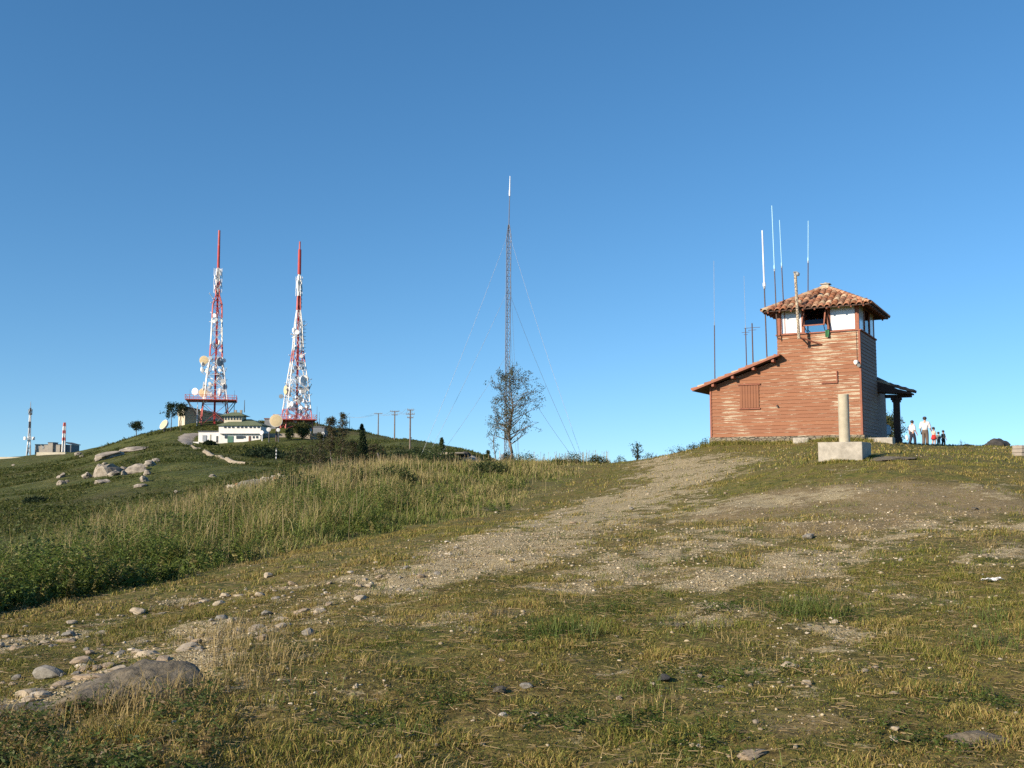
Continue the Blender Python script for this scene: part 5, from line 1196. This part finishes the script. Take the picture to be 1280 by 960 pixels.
tower('red and white lattice tower, left and taller of the pair, with beige drum dishes', 267, 527, 285, ((267, 505), (270, 335)),
      [(None, 43, 'pinkred'), (505, 37, 'white'), (488, 32, 'white'), (469, 27, 'white'), (447, 19.5, 'pinkred'), (431, 18, 'white'), (414, 16.5, 'white'), (398, 15.5, 'pinkred'), (381, 14.5, 'pinkred'), (369, 6, 'pinkred'), (352, 5.5, 'white'), (336, 5, 'white')],
      [(368, 335, 3.2, 'steel', 'mast_core'), (337, 307, 3.4, 'red', 'aerial_cylinder'), (307, 288, 3.0, 'pinkred', 'aerial_cylinder')], (501, 232, 297),
      [(257, 451, 5.6, FC, 'dishwhite', 'radome'), (276.5, 453, 5.6, RT, 'dishgrey', None), (254, 462, 3, LT, 'white', None), (269, 461, 3.2, LT, 'dishwhite', None), (246, 490, 4.6, (-.3, -1, 0), 'white', None), (256, 491.5, 5.6, FC, 'dishwhite', 'radome'),
       (276, 491, 5.2, (-.75, -.5, 0), 'dishwhite', None), (283, 484, 3.8, RT, 'dishgrey', None), (280, 480, 3, FC, 'white', None), (264, 480, 2, FC, 'white', None), (277.5, 439, 1.8, FC, 'white', None)], .35,
      many(panels(366, 336, 1.15, 5, 7, 'dishwhite', 'steel', (.22, .12, 1.2)), clutter(255, 282, 448, 500, 34, 3), clutter(262, 276, 372, 440, 9, 13)))
tower('red and white lattice tower, right and shorter of the pair, crowded with small dishes', 370, 530, 280, ((368, 525), (373, 345)),
      [(None, 44, 'pinkred'), (526, 41, 'pinkred'), (512, 38, 'white'), (488, 31, 'white'), (470, 26, 'white'), (453, 20, 'pinkred'), (439, 15.5, 'white'), (421, 12.5, 'white'), (403, 10, 'white'), (388, 5.5, 'pinkred'), (370, 4.5, 'white'), (345, 4, 'white')],
      [(403, 370, 2.6, 'red', 'mast_core'), (370, 343, 3.6, 'white', 'mast_core'), (343, 312, 4.4, 'red', 'aerial_cylinder'), (312, 302, 2.2, 'pinkred', 'aerial_cylinder')], (525.5, 340, 396),
      [(380, 476.5, 6.0, RT, 'dishwhite', None), (359, 488, 5.8, (-.75, -.55, 0), 'dishgrey', 'radome'), (378, 446, 2.2, FC, 'white', None), (376, 461, 2.2, FC, 'white', None), (380, 461, 2, RT, 'dishgrey', None), (353, 496, 2.8, FC, 'dishgrey', None), (366, 505, 2.4, LT, 'white', None)], .42,
      many(panels(370, 346, .9, 4, 5, 'dishwhite', 'steel', (.25, .12, 1.2)), sidearray(377.5, 400, 441, 9), sidearray(376, 352, 386, 7, .5), clutter(360, 386, 470, 526, 64, 8), clutter(362, 380, 405, 466, 16, 18)))
# far stations
g = on(36, 520); z0 = g.z; t = thing('radio_mast', 'slim grey lattice mast at the far left with panels half way up', 'mast', g)
lv = [(hz(py, 520, z0) if py else -1, w * 520 / F / 2 / 1.9, c) for py, w, c in ((None, 9, 'steel'), (556, 5.5, 'white'), (545, 4, 'steel'), (535, 3, 'darksteel'), (527, 2.6, 'white'), (519, 2.2, 'darksteel'), (510, 1.4, 'steel'))]
for c, m in lattice(lv, None, .4, .42, .24): m.build('lattice_section', M[c], t)
b = MB(); b.tube((0, 0, hz(510, 520, z0)), (0, 0, hz(502, 520, z0)), .2, .12, 6); b.build('whip', M['steel'], t); panels(549, 547, 2.3, 6, 1, 'white', 'darksteel', (1.3, .7, 1.6))(t, 520, z0, None); panels(518, 512, .9, 5, 3, 'dishgrey')(t, 520, z0, None)
g = on(79.5, 520); z0 = g.z; t = thing('radio_mast', 'short red and white mast at the far left beside the pale buildings', 'mast', g)
lv = [(hz(py, 520, z0) if py else -1, w * 520 / F / 2 / 1.2, c) for py, w, c in ((None, 3.6, 'white'), (551, 3.2, 'pinkred'), (547, 3.0, 'white'), (542, 2.8, 'pinkred'), (538, 2.6, 'white'), (533, 2.4, 'pinkred'), (528.5, 1.8, 'white'))]
for c, m in lattice(lv, None, .4, .5, .35): m.build('lattice_section', M[c], t)
b = MB(); b.tube((0, 0, 0), (0, 0, hz(528, 520, z0)), .5, .35, 8); b.build('cable_ladder', M['white'], t)
def block(name, label, px0, px1, ytop, d, depth, wall, roofm=None, roof='flat', ydip=0, wins=(), yaw=0, cat='building', rh=None, doors=(), over=.5):
    """plain building: walls, roof, openings given as (px0, px1, y0, y1, material, part name)"""
    a, c = at(px0, 555, d), at(px1, 555, d); cx = (a.x + c.x) / 2; w = c.x - a.x; z0 = min(gz(cx, d), gz(a.x, d), gz(c.x, d)); t = thing(name, label, cat, (cx, d, z0), yaw); h = hz(ytop, d, z0)
    b = MB(); b.box((0, depth / 2, h / 2 - .75), (w, depth, h + 1.5)); b.build('wall', M[wall], t)
    if roofm:
        b = MB(); o = over; z = h + .01; e = [(-w / 2 - o, -o), (w / 2 + o, -o), (w / 2 + o, depth + o), (-w / 2 - o, depth + o)]
        if roof == 'flat': b.box((0, depth / 2, h + .16), (w + .3, depth + .3, .3))
        elif roof == 'hip':
            k = min(w, depth) / 2 * .8; r = rh or 2; b.add([(*p, z) for p in e] + [(*p, z + .2) for p in e] + [(-w / 2 + k, depth / 2, z + r), (w / 2 - k, depth / 2, z + r)], [(3, 2, 1, 0), (0, 1, 5, 4), (1, 2, 6, 5), (2, 3, 7, 6), (3, 0, 4, 7), (4, 5, 9, 8), (5, 6, 9), (6, 7, 8, 9), (7, 4, 8)])
        elif roof == 'gable': r = rh or 2; b.prism([(-w / 2 - o, z), (w / 2 + o, z), (w / 2 + o, z + .2), (0, z + r), (-w / 2 - o, z + .2)], 1, -o, depth + o)
        elif roof == 'shed': r = rh or 2; b.prism([(-w / 2 - o, z + r), (-w / 2 - o, z + r + .3), (w / 2 + o, z + .3), (w / 2 + o, z)], 1, -o, depth + o)
        b.build('roof', M[roofm], t)
    for x0, x1, y0, y1, m, nm in wins:
        xa, xb = at(x0, y0, d).x - cx, at(x1, y0, d).x - cx; za, zb = hz(y1, d, z0), hz(y0, d, z0); b = MB(); b.box(((xa + xb) / 2, -.06, (za + zb) / 2), (xb - xa, .16, zb - za)); b.build(nm, M[m], t)
    return t
# white station building with the green roofs
D = 255
up = [(280.2 + i * 4.95 + (1.2 if 3 <= i < 6 else 2.0 if i >= 6 else 0), 282.8 + i * 4.95 + (1.2 if 3 <= i < 6 else 2.0 if i >= 6 else 0), 532.8, 535.0, 'glassdark', 'window') for i in range(9)]
lo = [(281, 284.4, 544.6, 548, 'glassdark', 'window'), (284.6, 291.6, 545, 553, 'greendoor', 'garage_door'), (295.5, 304, 544.8, 548.4, 'glassdark', 'window'), (305, 306.8, 545, 547.5, 'glassdark', 'window'), (311, 313.4, 545, 553.5, 'browndoor', 'door'), (316, 318, 545, 547.8, 'glassdark', 'window'), (320.2, 322.4, 545, 547.8, 'glassdark', 'window')]
t = block('station_building', 'white two storey station building with hipped green roofs on the hill', 273, 325.5, 532.2, D, 9, 'whitewall', 'greenroof', 'hip', wins=up + lo, rh=1.9, over=.45)
a, c = at(276, 542, D).x - t.location.x, at(325.6, 542, D).x - t.location.x; b = MB(); b.box(((a + c) / 2, -.28, hz(542.4, D, t.location.z)), (c - a, .5, .16)); b.build('ledge', M['greyroof'], t)
zz = hz(525.5, D + 4.5, t.location.z); hw_ = (at(317.5, 0, D + 4.5).x - at(296.5, 0, D + 4.5).x) / 2; cx = at(307, 0, D + 4.5).x - t.location.x
b = MB(); b.box((cx, 4.5, zz + .1), (hw_ * 2, 4.4, 1.9)); lt = b.build('lantern', M['creamwall'], t)
b = MB()
for k in range(6): b.box((cx - hw_ + (k + .5) * hw_ / 3, 2.28, zz + .45), (hw_ / 3 - .35, .14, .8))
b.build('window', M['glassdark'], lt)
b = MB(); zr = zz + 1.06; o = 1.0; zt_ = hz(515.5, D + 4.5, t.location.z); e = [(cx - hw_ - o, 1.5), (cx + hw_ + o, 1.5), (cx + hw_ + o, 7.5), (cx - hw_ - o, 7.5)]; k = .9
b.add([(*p, zr) for p in e] + [(cx - k, 4.2, zt_), (cx + k, 4.2, zt_), (cx + k, 4.8, zt_), (cx - k, 4.8, zt_)], [(3, 2, 1, 0), (0, 1, 5, 4), (1, 2, 6, 5), (2, 3, 7, 6), (3, 0, 4, 7), (4, 5, 6, 7)]); b.build('roof', M['greenroof'], lt)
b = MB()
for px in (307.2, 313.8): b.box((at(px, 0, D + 4.5).x - t.location.x, 4.5, zt_ + .1), (.55, .55, 1.0))
b.build('chimney', M['stonewall'], lt)
b = MB(); b.tube((at(312, 0, D).x - t.location.x, 4.5, zt_), (at(312, 0, D).x - t.location.x, 4.5, hz(498.5, D, t.location.z)), .12, .07, 6); b.build('aerial', M['darksteel'], t)
block('annex_building', 'low white flat roofed annex at the left end of the station building', 247.7, 272.8, 540, D + .6, 7, 'whitewall', 'greyroof', 'flat', wins=[(253.3, 258.3, 544, 551.5, 'dishgrey', 'window'), (262.5, 263.5, 543, 552, 'creamwall', 'downpipe'), (270.6, 272.4, 545, 553, 'glassdark', 'door')])
block('low_wall', 'short low white wall left of the annex', 241, 248.5, 552.3, D - 2, .6, 'whitewall', cat='wall')
block('retaining_wall', 'long grey brown stone retaining wall right of the station building', 326, 398, 541.8, D + 3, .8, 'stonewall', cat='wall')
t = block('equipment_hall', 'cream ended hall with a shaded side and sloping roof behind the left tower', 229, 289, 520.5, 292, 4.5, 'creamwall', 'greyroof', 'shed', rh=2.4, yaw=R(42), over=.35)
w = at(289, 0, 292).x - at(229, 0, 292).x; h0 = hz(520.5, 292, t.location.z); b = MB(); b.prism([(-w / 2, h0 + .012), (w / 2, h0 + .012), (-w / 2, h0 + 2.38)], 1, .01, 4.49); b.build('gable', M['creamwall'], t)
b = MB(); b.bar((-w * .18, -.55, h0 + 1.75), (w * .42, -.55, h0 + .30), .5); b.build('fascia', M['white'], t)
b = MB(); b.box((w * .12, -.05, h0 - .6), (1.7, .16, .6)); b.build('window', M['white'], t)
block('tower_hut', 'low brown roofed hut at the foot of the right tower', 330, 345, 524, 282, 6, 'slatewall', 'browndoor', 'flat')
block('equipment_hut', 'small grey hut between the right tower and the bushes', 391, 405, 534, 268, 5, 'slatewall', 'greyroof', 'flat')
block('pale_blockhouse', 'long pale building on the far left ridge with a grey roof', 44, 75, 556, 522, 14, 'greywall', 'greyroof', 'flat', wins=[(47, 48.5, 558, 561, 'dishgrey', 'window'), (53, 55, 558, 560.5, 'dishgrey', 'window'), (62, 64, 558, 560, 'dishgrey', 'window')])
block('pale_blockhouse', 'small raised pale block on the roof line of the far building', 60, 66, 553.5, 521, 6, 'greywall', 'greyroof', 'flat')
block('dark_shed', 'dark grey shed right of the short far mast', 80.5, 89, 556, 521, 10, 'slatewall', 'greyroof', 'shed', rh=1.2)
block('boundary_wall', 'long pale boundary wall below the far left buildings', 46, 82, 565.3, 470, .8, 'creamwall', cat='wall')
block('boundary_wall', 'pale wall running out of the photo at the far left edge', -15, 27, 571.2, 470, .8, 'creamwall', cat='wall')
# dishes on stands
def standdish(label, px, py, r, d, dr, m, face=None, pole='white', pw=.3, group=None):
    g = on(px, d); t = thing('dish_stand', label, 'dish', g, 0, group); c = Vector((0, -.6, hz(py, d, g.z))); dish(t, c, dr, r * d / F, m, face); b = MB(); b.tube((0, 0, -.5), (0, 0, c.z), pw * .5, n=8); b.bar((0, 0, c.z), c, .2); b.build('stand', M[pole], t); return t
standdish('big beige round dish on a brown pole beside the right end of the white building', 345, 526, 8.0, 250, FC, 'dishwhite', 'radome', 'rust', .4)
standdish('small white dish, left one of two under the big beige dish', 336, 537, 2.7, 249, FC, 'white', 'white', 'darksteel'); standdish('small white dish, right one of two under the big beige dish', 348, 537.5, 2.3, 249, FC, 'white', 'white', 'darksteel')
standdish('white dish bolted low at the right wall of the white building', 327.5, 541, 2.7, 252, (-.4, -1, .2), 'white', 'white', 'white')
standdish('orange tinted satellite dish tilted up on the left shoulder of the hill', 205, 531, 6.6, 278, (-.55, -.75, .45), 'dishwhite', 'radome', 'darksteel', .6)
standdish('white dish low behind the wall at the right tower foot', 377, 537, 2.6, 262, (.3, -1, .4), 'white', None, 'steel'); standdish('grey dish low right of the right tower foot', 388, 537, 2.6, 262, (.8, -.5, .3), 'dishgrey', None, 'steel')
standdish('small white dome dish beside the bushes right of the towers', 404, 542, 2.0, 240, FC, 'white', None, 'steel')
g = on(345.5, 180); t = thing('marker_pole', 'black and white striped marker pole on the dark slope below the stone wall', 'pole', g); H = hz(560, 180, g.z)
for k in range(7): b = MB(); b.tube((0, 0, H * k / 7), (0, 0, H * (k + 1) / 7), .1, n=8); b.build('band', M['white' if k % 2 else 'darksteel'], t)
def stick(label, px, y1, d, r=.09, m='darksteel', name='whip_antenna', cat='antenna'):
    g = on(px, d); t = thing(name, label, cat, g); b = MB(); h = hz(y1, d, g.z); b.tube((0, 0, -.3), (0, 0, h * .7), r, n=6); b.build('pole', M[m], t); b = MB(); b.tube((0, 0, h * .7), (0, 0, h), r * .55, r * .35, 5); b.build('whip', M[m], t)
stick('lone thin aerial left of the tall tower platform', 235.5, 486, 290); stick('lone thin aerial right of the tall tower platform', 291.5, 488, 290); stick('thin aerial right of the short tower', 395.5, 508, 275); stick('thinner aerial further right of the short tower', 398.5, 515, 275)
stick('dark lamp post standing before the slate hall', 245.5, 498, 280, .16, 'steel', 'lamp_post', 'post'); stick('thin dark post on the shoulder left of the cabin', 225.5, 520, 272, .1, 'wood', 'fence_post', 'post'); stick('hair thin aerial on the ridge between the bare tree and the small conifer', 436.5, 521, 290, .08)
# utility poles and lines
def upole(label, px, ytop, d, arms, r=.16):
    g = on(px, d); t = thing('utility_pole', label, 'pole', g, 0, 'utility poles on the ridge'); H = hz(ytop, d, g.z); b = MB(); b.tube((0, 0, -.5), (0, 0, H), r * 1.15, r * .85, 8); b.build('pole', M['polewood'], t); b = MB(); ins = MB()
    for dz, w in arms:
        b.box((0, -.12, H - dz), (w, .12, .14), Matrix.Rotation(.15, 3, 'Z'))
        for k in (-1, -.5, .5, 1): ins.tube((k * w * .47, -.12 + k * w * .07, H - dz + .07), (k * w * .47, -.12 + k * w * .07, H - dz + .3), .06, n=6)
    b.build('crossarm', M['polewood'], t); ins.build('insulator', M['dishgrey'], t); return g + Vector((0, 0, H))
P1 = upole('utility pole with one crossarm, leftmost of three on the ridge', 472.5, 516.5, 285, [(.15, 2.2)]); P2 = upole('utility pole with two crossarms, middle one of three on the ridge', 493, 513.6, 245, [(.15, 2.2), (1.0, 1.5)]); P3 = upole('utility pole with three crossarms, nearest of three on the ridge', 512.5, 512, 195, [(.1, 1.2), (.9, 1.7), (1.6, 1.2)])
t = thing('power_line', 'thin overhead wires strung between the three utility poles', 'wires', P1)
A0 = at(428, 520, 320)
for k in (-.9, 0, .9):
    b = MB(); 
    for a, c in ((A0, P1), (P1, P2), (P2, P3)):
        pts = [a.lerp(c, i / 8) - P1 + Vector((k, 0, .1 - 1.0 * math.sin(math.pi * i / 8))) for i in range(9)]; b.path(pts, [.022] * 9, 4)
    b.build('wire', M['steel'], t)
# drive and footpath draped on the hill
def strip(name, label, pts, m, lift=.22):
    P = []
    for (x0, y0, w0), (x1, y1, w1) in zip(pts[:-1], pts[1:]):
        for k in range(12): f = k / 12; P.append((x0 + (x1 - x0) * f, y0 + (y1 - y0) * f, w0 + (w1 - w0) * f))
    P.append(pts[-1]); vs = []; fs = []
    for i, (x, y, w) in enumerate(P):
        j = min(i + 1, len(P) - 1); h = max(j - 1, 0); dx, dy = P[j][0] - P[h][0], P[j][1] - P[h][1]; L = math.hypot(dx, dy) + 1e-9; nx, ny = -dy / L, dx / L; w *= 1 + .3 * math.sin(i * 1.7) * .5
        for k in (-1, -.33, .33, 1): X_, Y_ = x + nx * w * k, y + ny * w * k; vs.append((X_, Y_, gz(X_, Y_) + lift * (1 if abs(k) < 1 else -.3)))
    for i in range(len(P) - 1):
        for k in range(3): fs.append((i * 4 + k, i * 4 + k + 1, i * 4 + k + 5, i * 4 + k + 4))
    b = MB(); b.add(vs, fs); o = b.build(name, M[m], None, smooth=True); tag(o, label, name.replace('_', ' '), kind='structure'); return o
def hp(px, py, w, d0=100): p = hit(px, py, d0, 600); return (p.x, p.y, w)
strip('access_road', 'pale concrete drive curving up to the white annex', [hp(247, 542.3, 1.8), hp(239, 543.2, 2.2), hp(232.5, 546.5, 2.2), hp(231, 551, 2.0), hp(234, 555.5, 1.5), hp(240, 558.3, .8)], 'paleroad', .15)
strip('footpath', 'narrow pale footpath slanting down the slope from the drive', [hp(240, 558.3, .7), hp(258, 566, .75), hp(276, 572.5, .8), hp(286, 576, .6), hp(308, 581, .45)], 'dirtpath', .42)
# granite outcrops on the slope
def orock(lb, px, py, w, h, seed, rz=0, m='farrock', flat=.62, sink=.36, tilt=(0, 0), sharp=.5):
    p = hit(px, py, 80, 500); k = p.y / F; gx = (gz(p.x + 3, p.y) - gz(p.x - 3, p.y)) / 6; gy = (gz(p.x, p.y + 4) - gz(p.x, p.y - 4)) / 8; tilt = (math.atan(gy) * .85, -math.atan(gx) * .85); rock('granite_outcrop', lb, 'rock', p, (w * k / 2 * 1.28, w * k / 2 * 1.0, h * k / flat * .66), seed, m, rz, 'granite rocks on the far slope', 3, flat, sharp, False, sink, tilt)
for i, (lb, px, py, w, h, rz) in enumerate([
    ('largest grey dome of the granite outcrop, left of centre', 138, 594, 30, 21, .2), ('buff boulder at the foot of the largest dome', 141, 595, 17, 9, .1), ('rounded boulder on the left flank of the largest dome', 126, 590, 13, 12, .4), ('rounded pale boulder right of the dome foot', 154, 590, 14, 9, .2),
    ('long sloping grey slab right of the domes', 172, 590, 28, 12, -.1), ('grey slab behind the long sloping slab', 186, 583, 18, 9, .1), ('small block on top of the right slab', 195, 578, 9, 6, .5), ('upright pale block below the right slab', 184, 594, 8, 9, .2), ('pale block below the upright block', 181, 602, 11, 9, .6), ('low pale rock at the bottom of the right group', 174, 609, 14, 6, .1),
    ('lone pale boulder left of the outcrop', 109, 598, 11, 10, .3), ('small block stacked against the left dome', 120, 596, 8, 7, .1), ('low slab in front of the domes', 129, 604, 20, 7, .2), ('dark boulder between dome and slab', 156, 594, 8, 8, .9), ('topmost small boulder on the dome', 131, 582, 8, 7, .9),
    ('pair of pale rocks far left, upper one', 77, 597, 9, 7, .2), ('pair of pale rocks far left, lower one', 76, 606, 10, 8, .5), ('small pale rock right of the far left pair', 84, 603, 6, 4, .1),
    ('long bare rock slab high on the slope', 132, 573, 34, 11, .05), ('thin bare slab continuing right of the high slab', 170, 562, 32, 5, .05), ('small rock left of the high slab', 97, 569, 9, 6, .3), ('tiny rock at the left tip of the high slab', 102, 572, 6, 4, .3),
    ('small pale rock right of the outcrop on the open slope', 221, 616, 9, 4, .1), ('low bare patch of rock near the skyline pine', 165, 547, 20, 3, .1), ('lone small pale rock near the left edge of the far slope', 17, 582, 4, 3, .1), ('pale rock at the start of the footpath', 266, 596, 9, 4, .2)]):
    orock(lb, px, py, w, h, 60 + i, rz)
# rubble heap and ledge on the near ridge
c = on(318, 46, 605); c.z = max(c.z, at(318, 591, 46).z - 1.0); t = thing('rubble_heap', 'heap of broken bricks and pale stones in the tall grass on the ridge', 'rubble heap', c); 
for nm, mm, n in (('stone', 'stoneD', 26), ('brick', 'redbrick', 16), ('stone', 'stoneC', 14)):
    if mm == 'redbrick': M['redbrick'] = mat('old_brick', (.42, .20, .11), (.30, .15, .09), 4, .9)
    b = MB()
    for _ in range(n):
        u = rnd.uniform(-1.1, 1.3); z = max(.1, .62 + .22 * u - abs(rnd.gauss(0, .14))); p = Vector((u, rnd.uniform(-.5, .5), z)); s = rnd.uniform(.10, .22)
        q = Matrix.Rotation(rnd.random() * 6, 3, Vector((rnd.random(), rnd.random(), 1)).normalized()); b.box(p, (s * 1.4, s, s * rnd.uniform(.5, .9)), q)
    b.build(nm, M[mm], t, bevel=.02)
b = MB(); b.lathe([(1.6, -1.6), (1.15, .3), (.7, .62), (.1, .72)], (.1, 0, 0), 12); b.build('core', M['stoneC'], t)
D2 = 105
for i, (lb, px, py, w, h, mm) in enumerate([('flat capstone of the rock ledge at the end of the far ridge', 561, 567, 50, 5, 'stoneA'), ('dark overhanging right end of the rock ledge', 579, 568, 22, 8, 'darkrock'), ('lower pale boulder under the ledge capstone', 553, 574, 40, 10, 'stoneA')]):
    p = at(px, py, D2 + i * .4); g = gz(p.x, p.y); k = D2 / F; me = None
    rock('rock_ledge', lb, 'rock', (p.x, p.y, p.z - h * k * .5), (w * k / 2, w * k / 2 * .7, h * k * .75), 400 + i, mm, .05, 'rock ledge', 4, .66, .22, True, .0)
p = at(566, 590, D2 + 1.5); rock('rock_ledge', 'broad rock base under the ledge, mostly hidden by grass', 'rock', (p.x, p.y, min(gz(p.x, p.y), p.z) - .5), (3.0, 2.0, 2.6), 410, 'granite', 0, 'rock ledge', 4, .7, .25, True, .2)
# trees and bushes of the far hill and the ridge
for lb, px, d, yt, hwid, cl in [('dark umbrella pine left of the cream cabin, left of two', 213, 276, 507, 2.6, DRK), ('smaller dark pine close against the cream cabin', 224, 282, 507, 1.6, DRK), ('small leaning pine on the skyline of the far slope', 170, 288, 531, 1.9, DRK)]:
    g = on(px, d); H = hz(yt, d, g.z); broadleaf(lb, g, H, hwid, .5, 17, cl + GRN[:1], 'bark', (12, .5), .38, (.03, 0), .14, name='pine_tree', up=.25, sub=4)
for lb, px, d, yt, hwid, cl, fr in [('brown grey half bare tree, tallest right of the towers', 428, 112, 517, .85, BRN, .05), ('bare branched tree left of the brown one', 414, 112, 524, 1.1, BRN, .3), ('olive bush tree right beneath the stone wall', 400, 118, 545, 1.6, OLV + BRN, .05), ('dull green bush tree behind the brown tree', 440, 118, 556, 1.5, BRN + GRN, .05)]:
    g = on(px, d); H = hz(yt, d, g.z); broadleaf(lb, g, H, hwid, fr, 34, cl, 'palebark', (10, .2), .15, (0, 0), .07, name='tree', up=.9, sub=5)
g = on(453, 116); conifer('dark pointed conifer right of the brown tree', g, hz(539, 116, g.z), 1.15, DRK + GRN[:1], dens=.9, ls=.2)
g = on(452, 292); conifer('tiny dark conifer standing on the ridge line', g, hz(530.5, 292, g.z), 1.0, DRK, dens=.5, ls=.4)
g = on(552, 108); conifer('small pale conifer behind the rock ledge', Vector((g.x, g.y, g.z)), hz(547.5, 108, g.z), .62, GRN, dens=.6, ls=.16)
g = on(378, 255); broadleaf('rounded green tree at the foot of the right tower', g, hz(533, 255, g.z), 2.4, .1, 30, OLV, 'bark', (16, .5), .4, name='tree', up=.6, sub=4); g = on(361, 252); broadleaf('thin green tree before the stone wall', g, hz(540, 252, g.z), 1.3, .2, 24, GRN, 'bark', (12, .4), .34, name='tree', up=.7, sub=4)
for lb, px, d, yt, w, cl in [('dark round bush alone on the lower far slope', 50, 110, 626, 2.9, DRK), ('yellow green bush at the left of the ridge scrub', 478, 84, 556, 3.4, OLV), ('dark bush in the ridge scrub', 500, 92, 560, 2.6, DRK), ('green bush before the rock ledge', 545, 80, 561, 2.4, OLV), ('low dark scrub under the utility poles', 520, 150, 560, 6, GRN), ('brown scrub left of the dark conifer', 468, 125, 556, 3.2, BRN), ('low scrub below the stone wall', 385, 150, 560, 7, GRN + BRN), ('dark scrub on the slope below the white building', 330, 200, 560, 8, DRK), ('dark scrub patch right of the footpath', 360, 190, 570, 8, DRK), ('scrub patch at the annex corner', 262, 252, 553, 2.6, DRK)]:
    g = on(px, d, 575); shrub(lb, g, w, max(hz(yt, d, g.z), .5), cl, 110, ls=.0022 * d, per=16)
g = on(477, 52, 590); t = thing('fence_post', 'weathered leaning stump post in the grass of the ridge', 'post', g); b = MB(); b.tube((.1, 0, -.2), (-.22, 0, .95), .07, .05, 8); b.build('post', M['wood'], t)
# ------------------------------------------------------------------ camera, light, sky
cam = bpy.data.cameras.new('camera'); co = bpy.data.objects.new('camera', cam); COL.objects.link(co)
cam.sensor_width = 36; cam.lens = F / 1280 * 36; cam.clip_start = .05; cam.clip_end = 9000
co.location = (0, 0, 0); co.rotation_euler = (math.pi / 2 + PITCH, 0, 0); scene.camera = co
SUN_EL = R(23.5); SB = R(38)
sd = Vector((-math.cos(SB) * math.cos(SUN_EL), -math.sin(SB) * math.cos(SUN_EL), math.sin(SUN_EL)))
sun = bpy.data.lights.new('sun', 'SUN'); sun.energy = 5.0; sun.angle = R(.5); sun.color = (1, .86, .68)
so = bpy.data.objects.new('sun', sun); COL.objects.link(so); so.rotation_euler = (-sd).to_track_quat('-Z', 'Y').to_euler()
so.location = (-30, -20, 40)
w = bpy.data.worlds.new('World'); scene.world = w; w.use_nodes = True; nt = w.node_tree
bg = nt.nodes['Background']; sk = nt.nodes.new('ShaderNodeTexSky'); sk.sky_type = 'NISHITA'; sk.sun_disc = False
sk.sun_elevation = SUN_EL; sk.sun_rotation = math.atan2(sd.x, sd.y); sk.air_density = 1.0; sk.dust_density = 0.1; sk.ozone_density = 4.0; sk.altitude = 300
hs = nt.nodes.new('ShaderNodeHueSaturation'); hs.inputs['Saturation'].default_value = 1.16; hs.inputs['Hue'].default_value = .495; tc = nt.nodes.new('ShaderNodeTexCoord'); va = nt.nodes.new('ShaderNodeVectorMath'); va.operation = 'ADD'; va.inputs[1].default_value = (0, 0, .08); vn = nt.nodes.new('ShaderNodeVectorMath'); vn.operation = 'NORMALIZE'
nt.links.new(tc.outputs['Generated'], va.inputs[0]); nt.links.new(va.outputs[0], vn.inputs[0]); nt.links.new(vn.outputs[0], sk.inputs[0]); nt.links.new(sk.outputs[0], hs.inputs['Color']); nt.links.new(hs.outputs[0], bg.inputs['Color']); bg.inputs['Strength'].default_value = .11
vs = scene.view_settings; scene.display_settings.display_device = 'sRGB'; vs.view_transform = 'Standard'; vs.look = 'None'; vs.exposure = .60; vs.gamma = 1
scene.render.engine = 'CYCLES'; cy = scene.cycles; cy.max_bounces = 6; cy.diffuse_bounces = 3; cy.glossy_bounces = 3; cy.transparent_max_bounces = 12
cy.use_denoising = False; cy.caustics_reflective = False; cy.caustics_refractive = False
cy.sample_clamp_indirect = 6
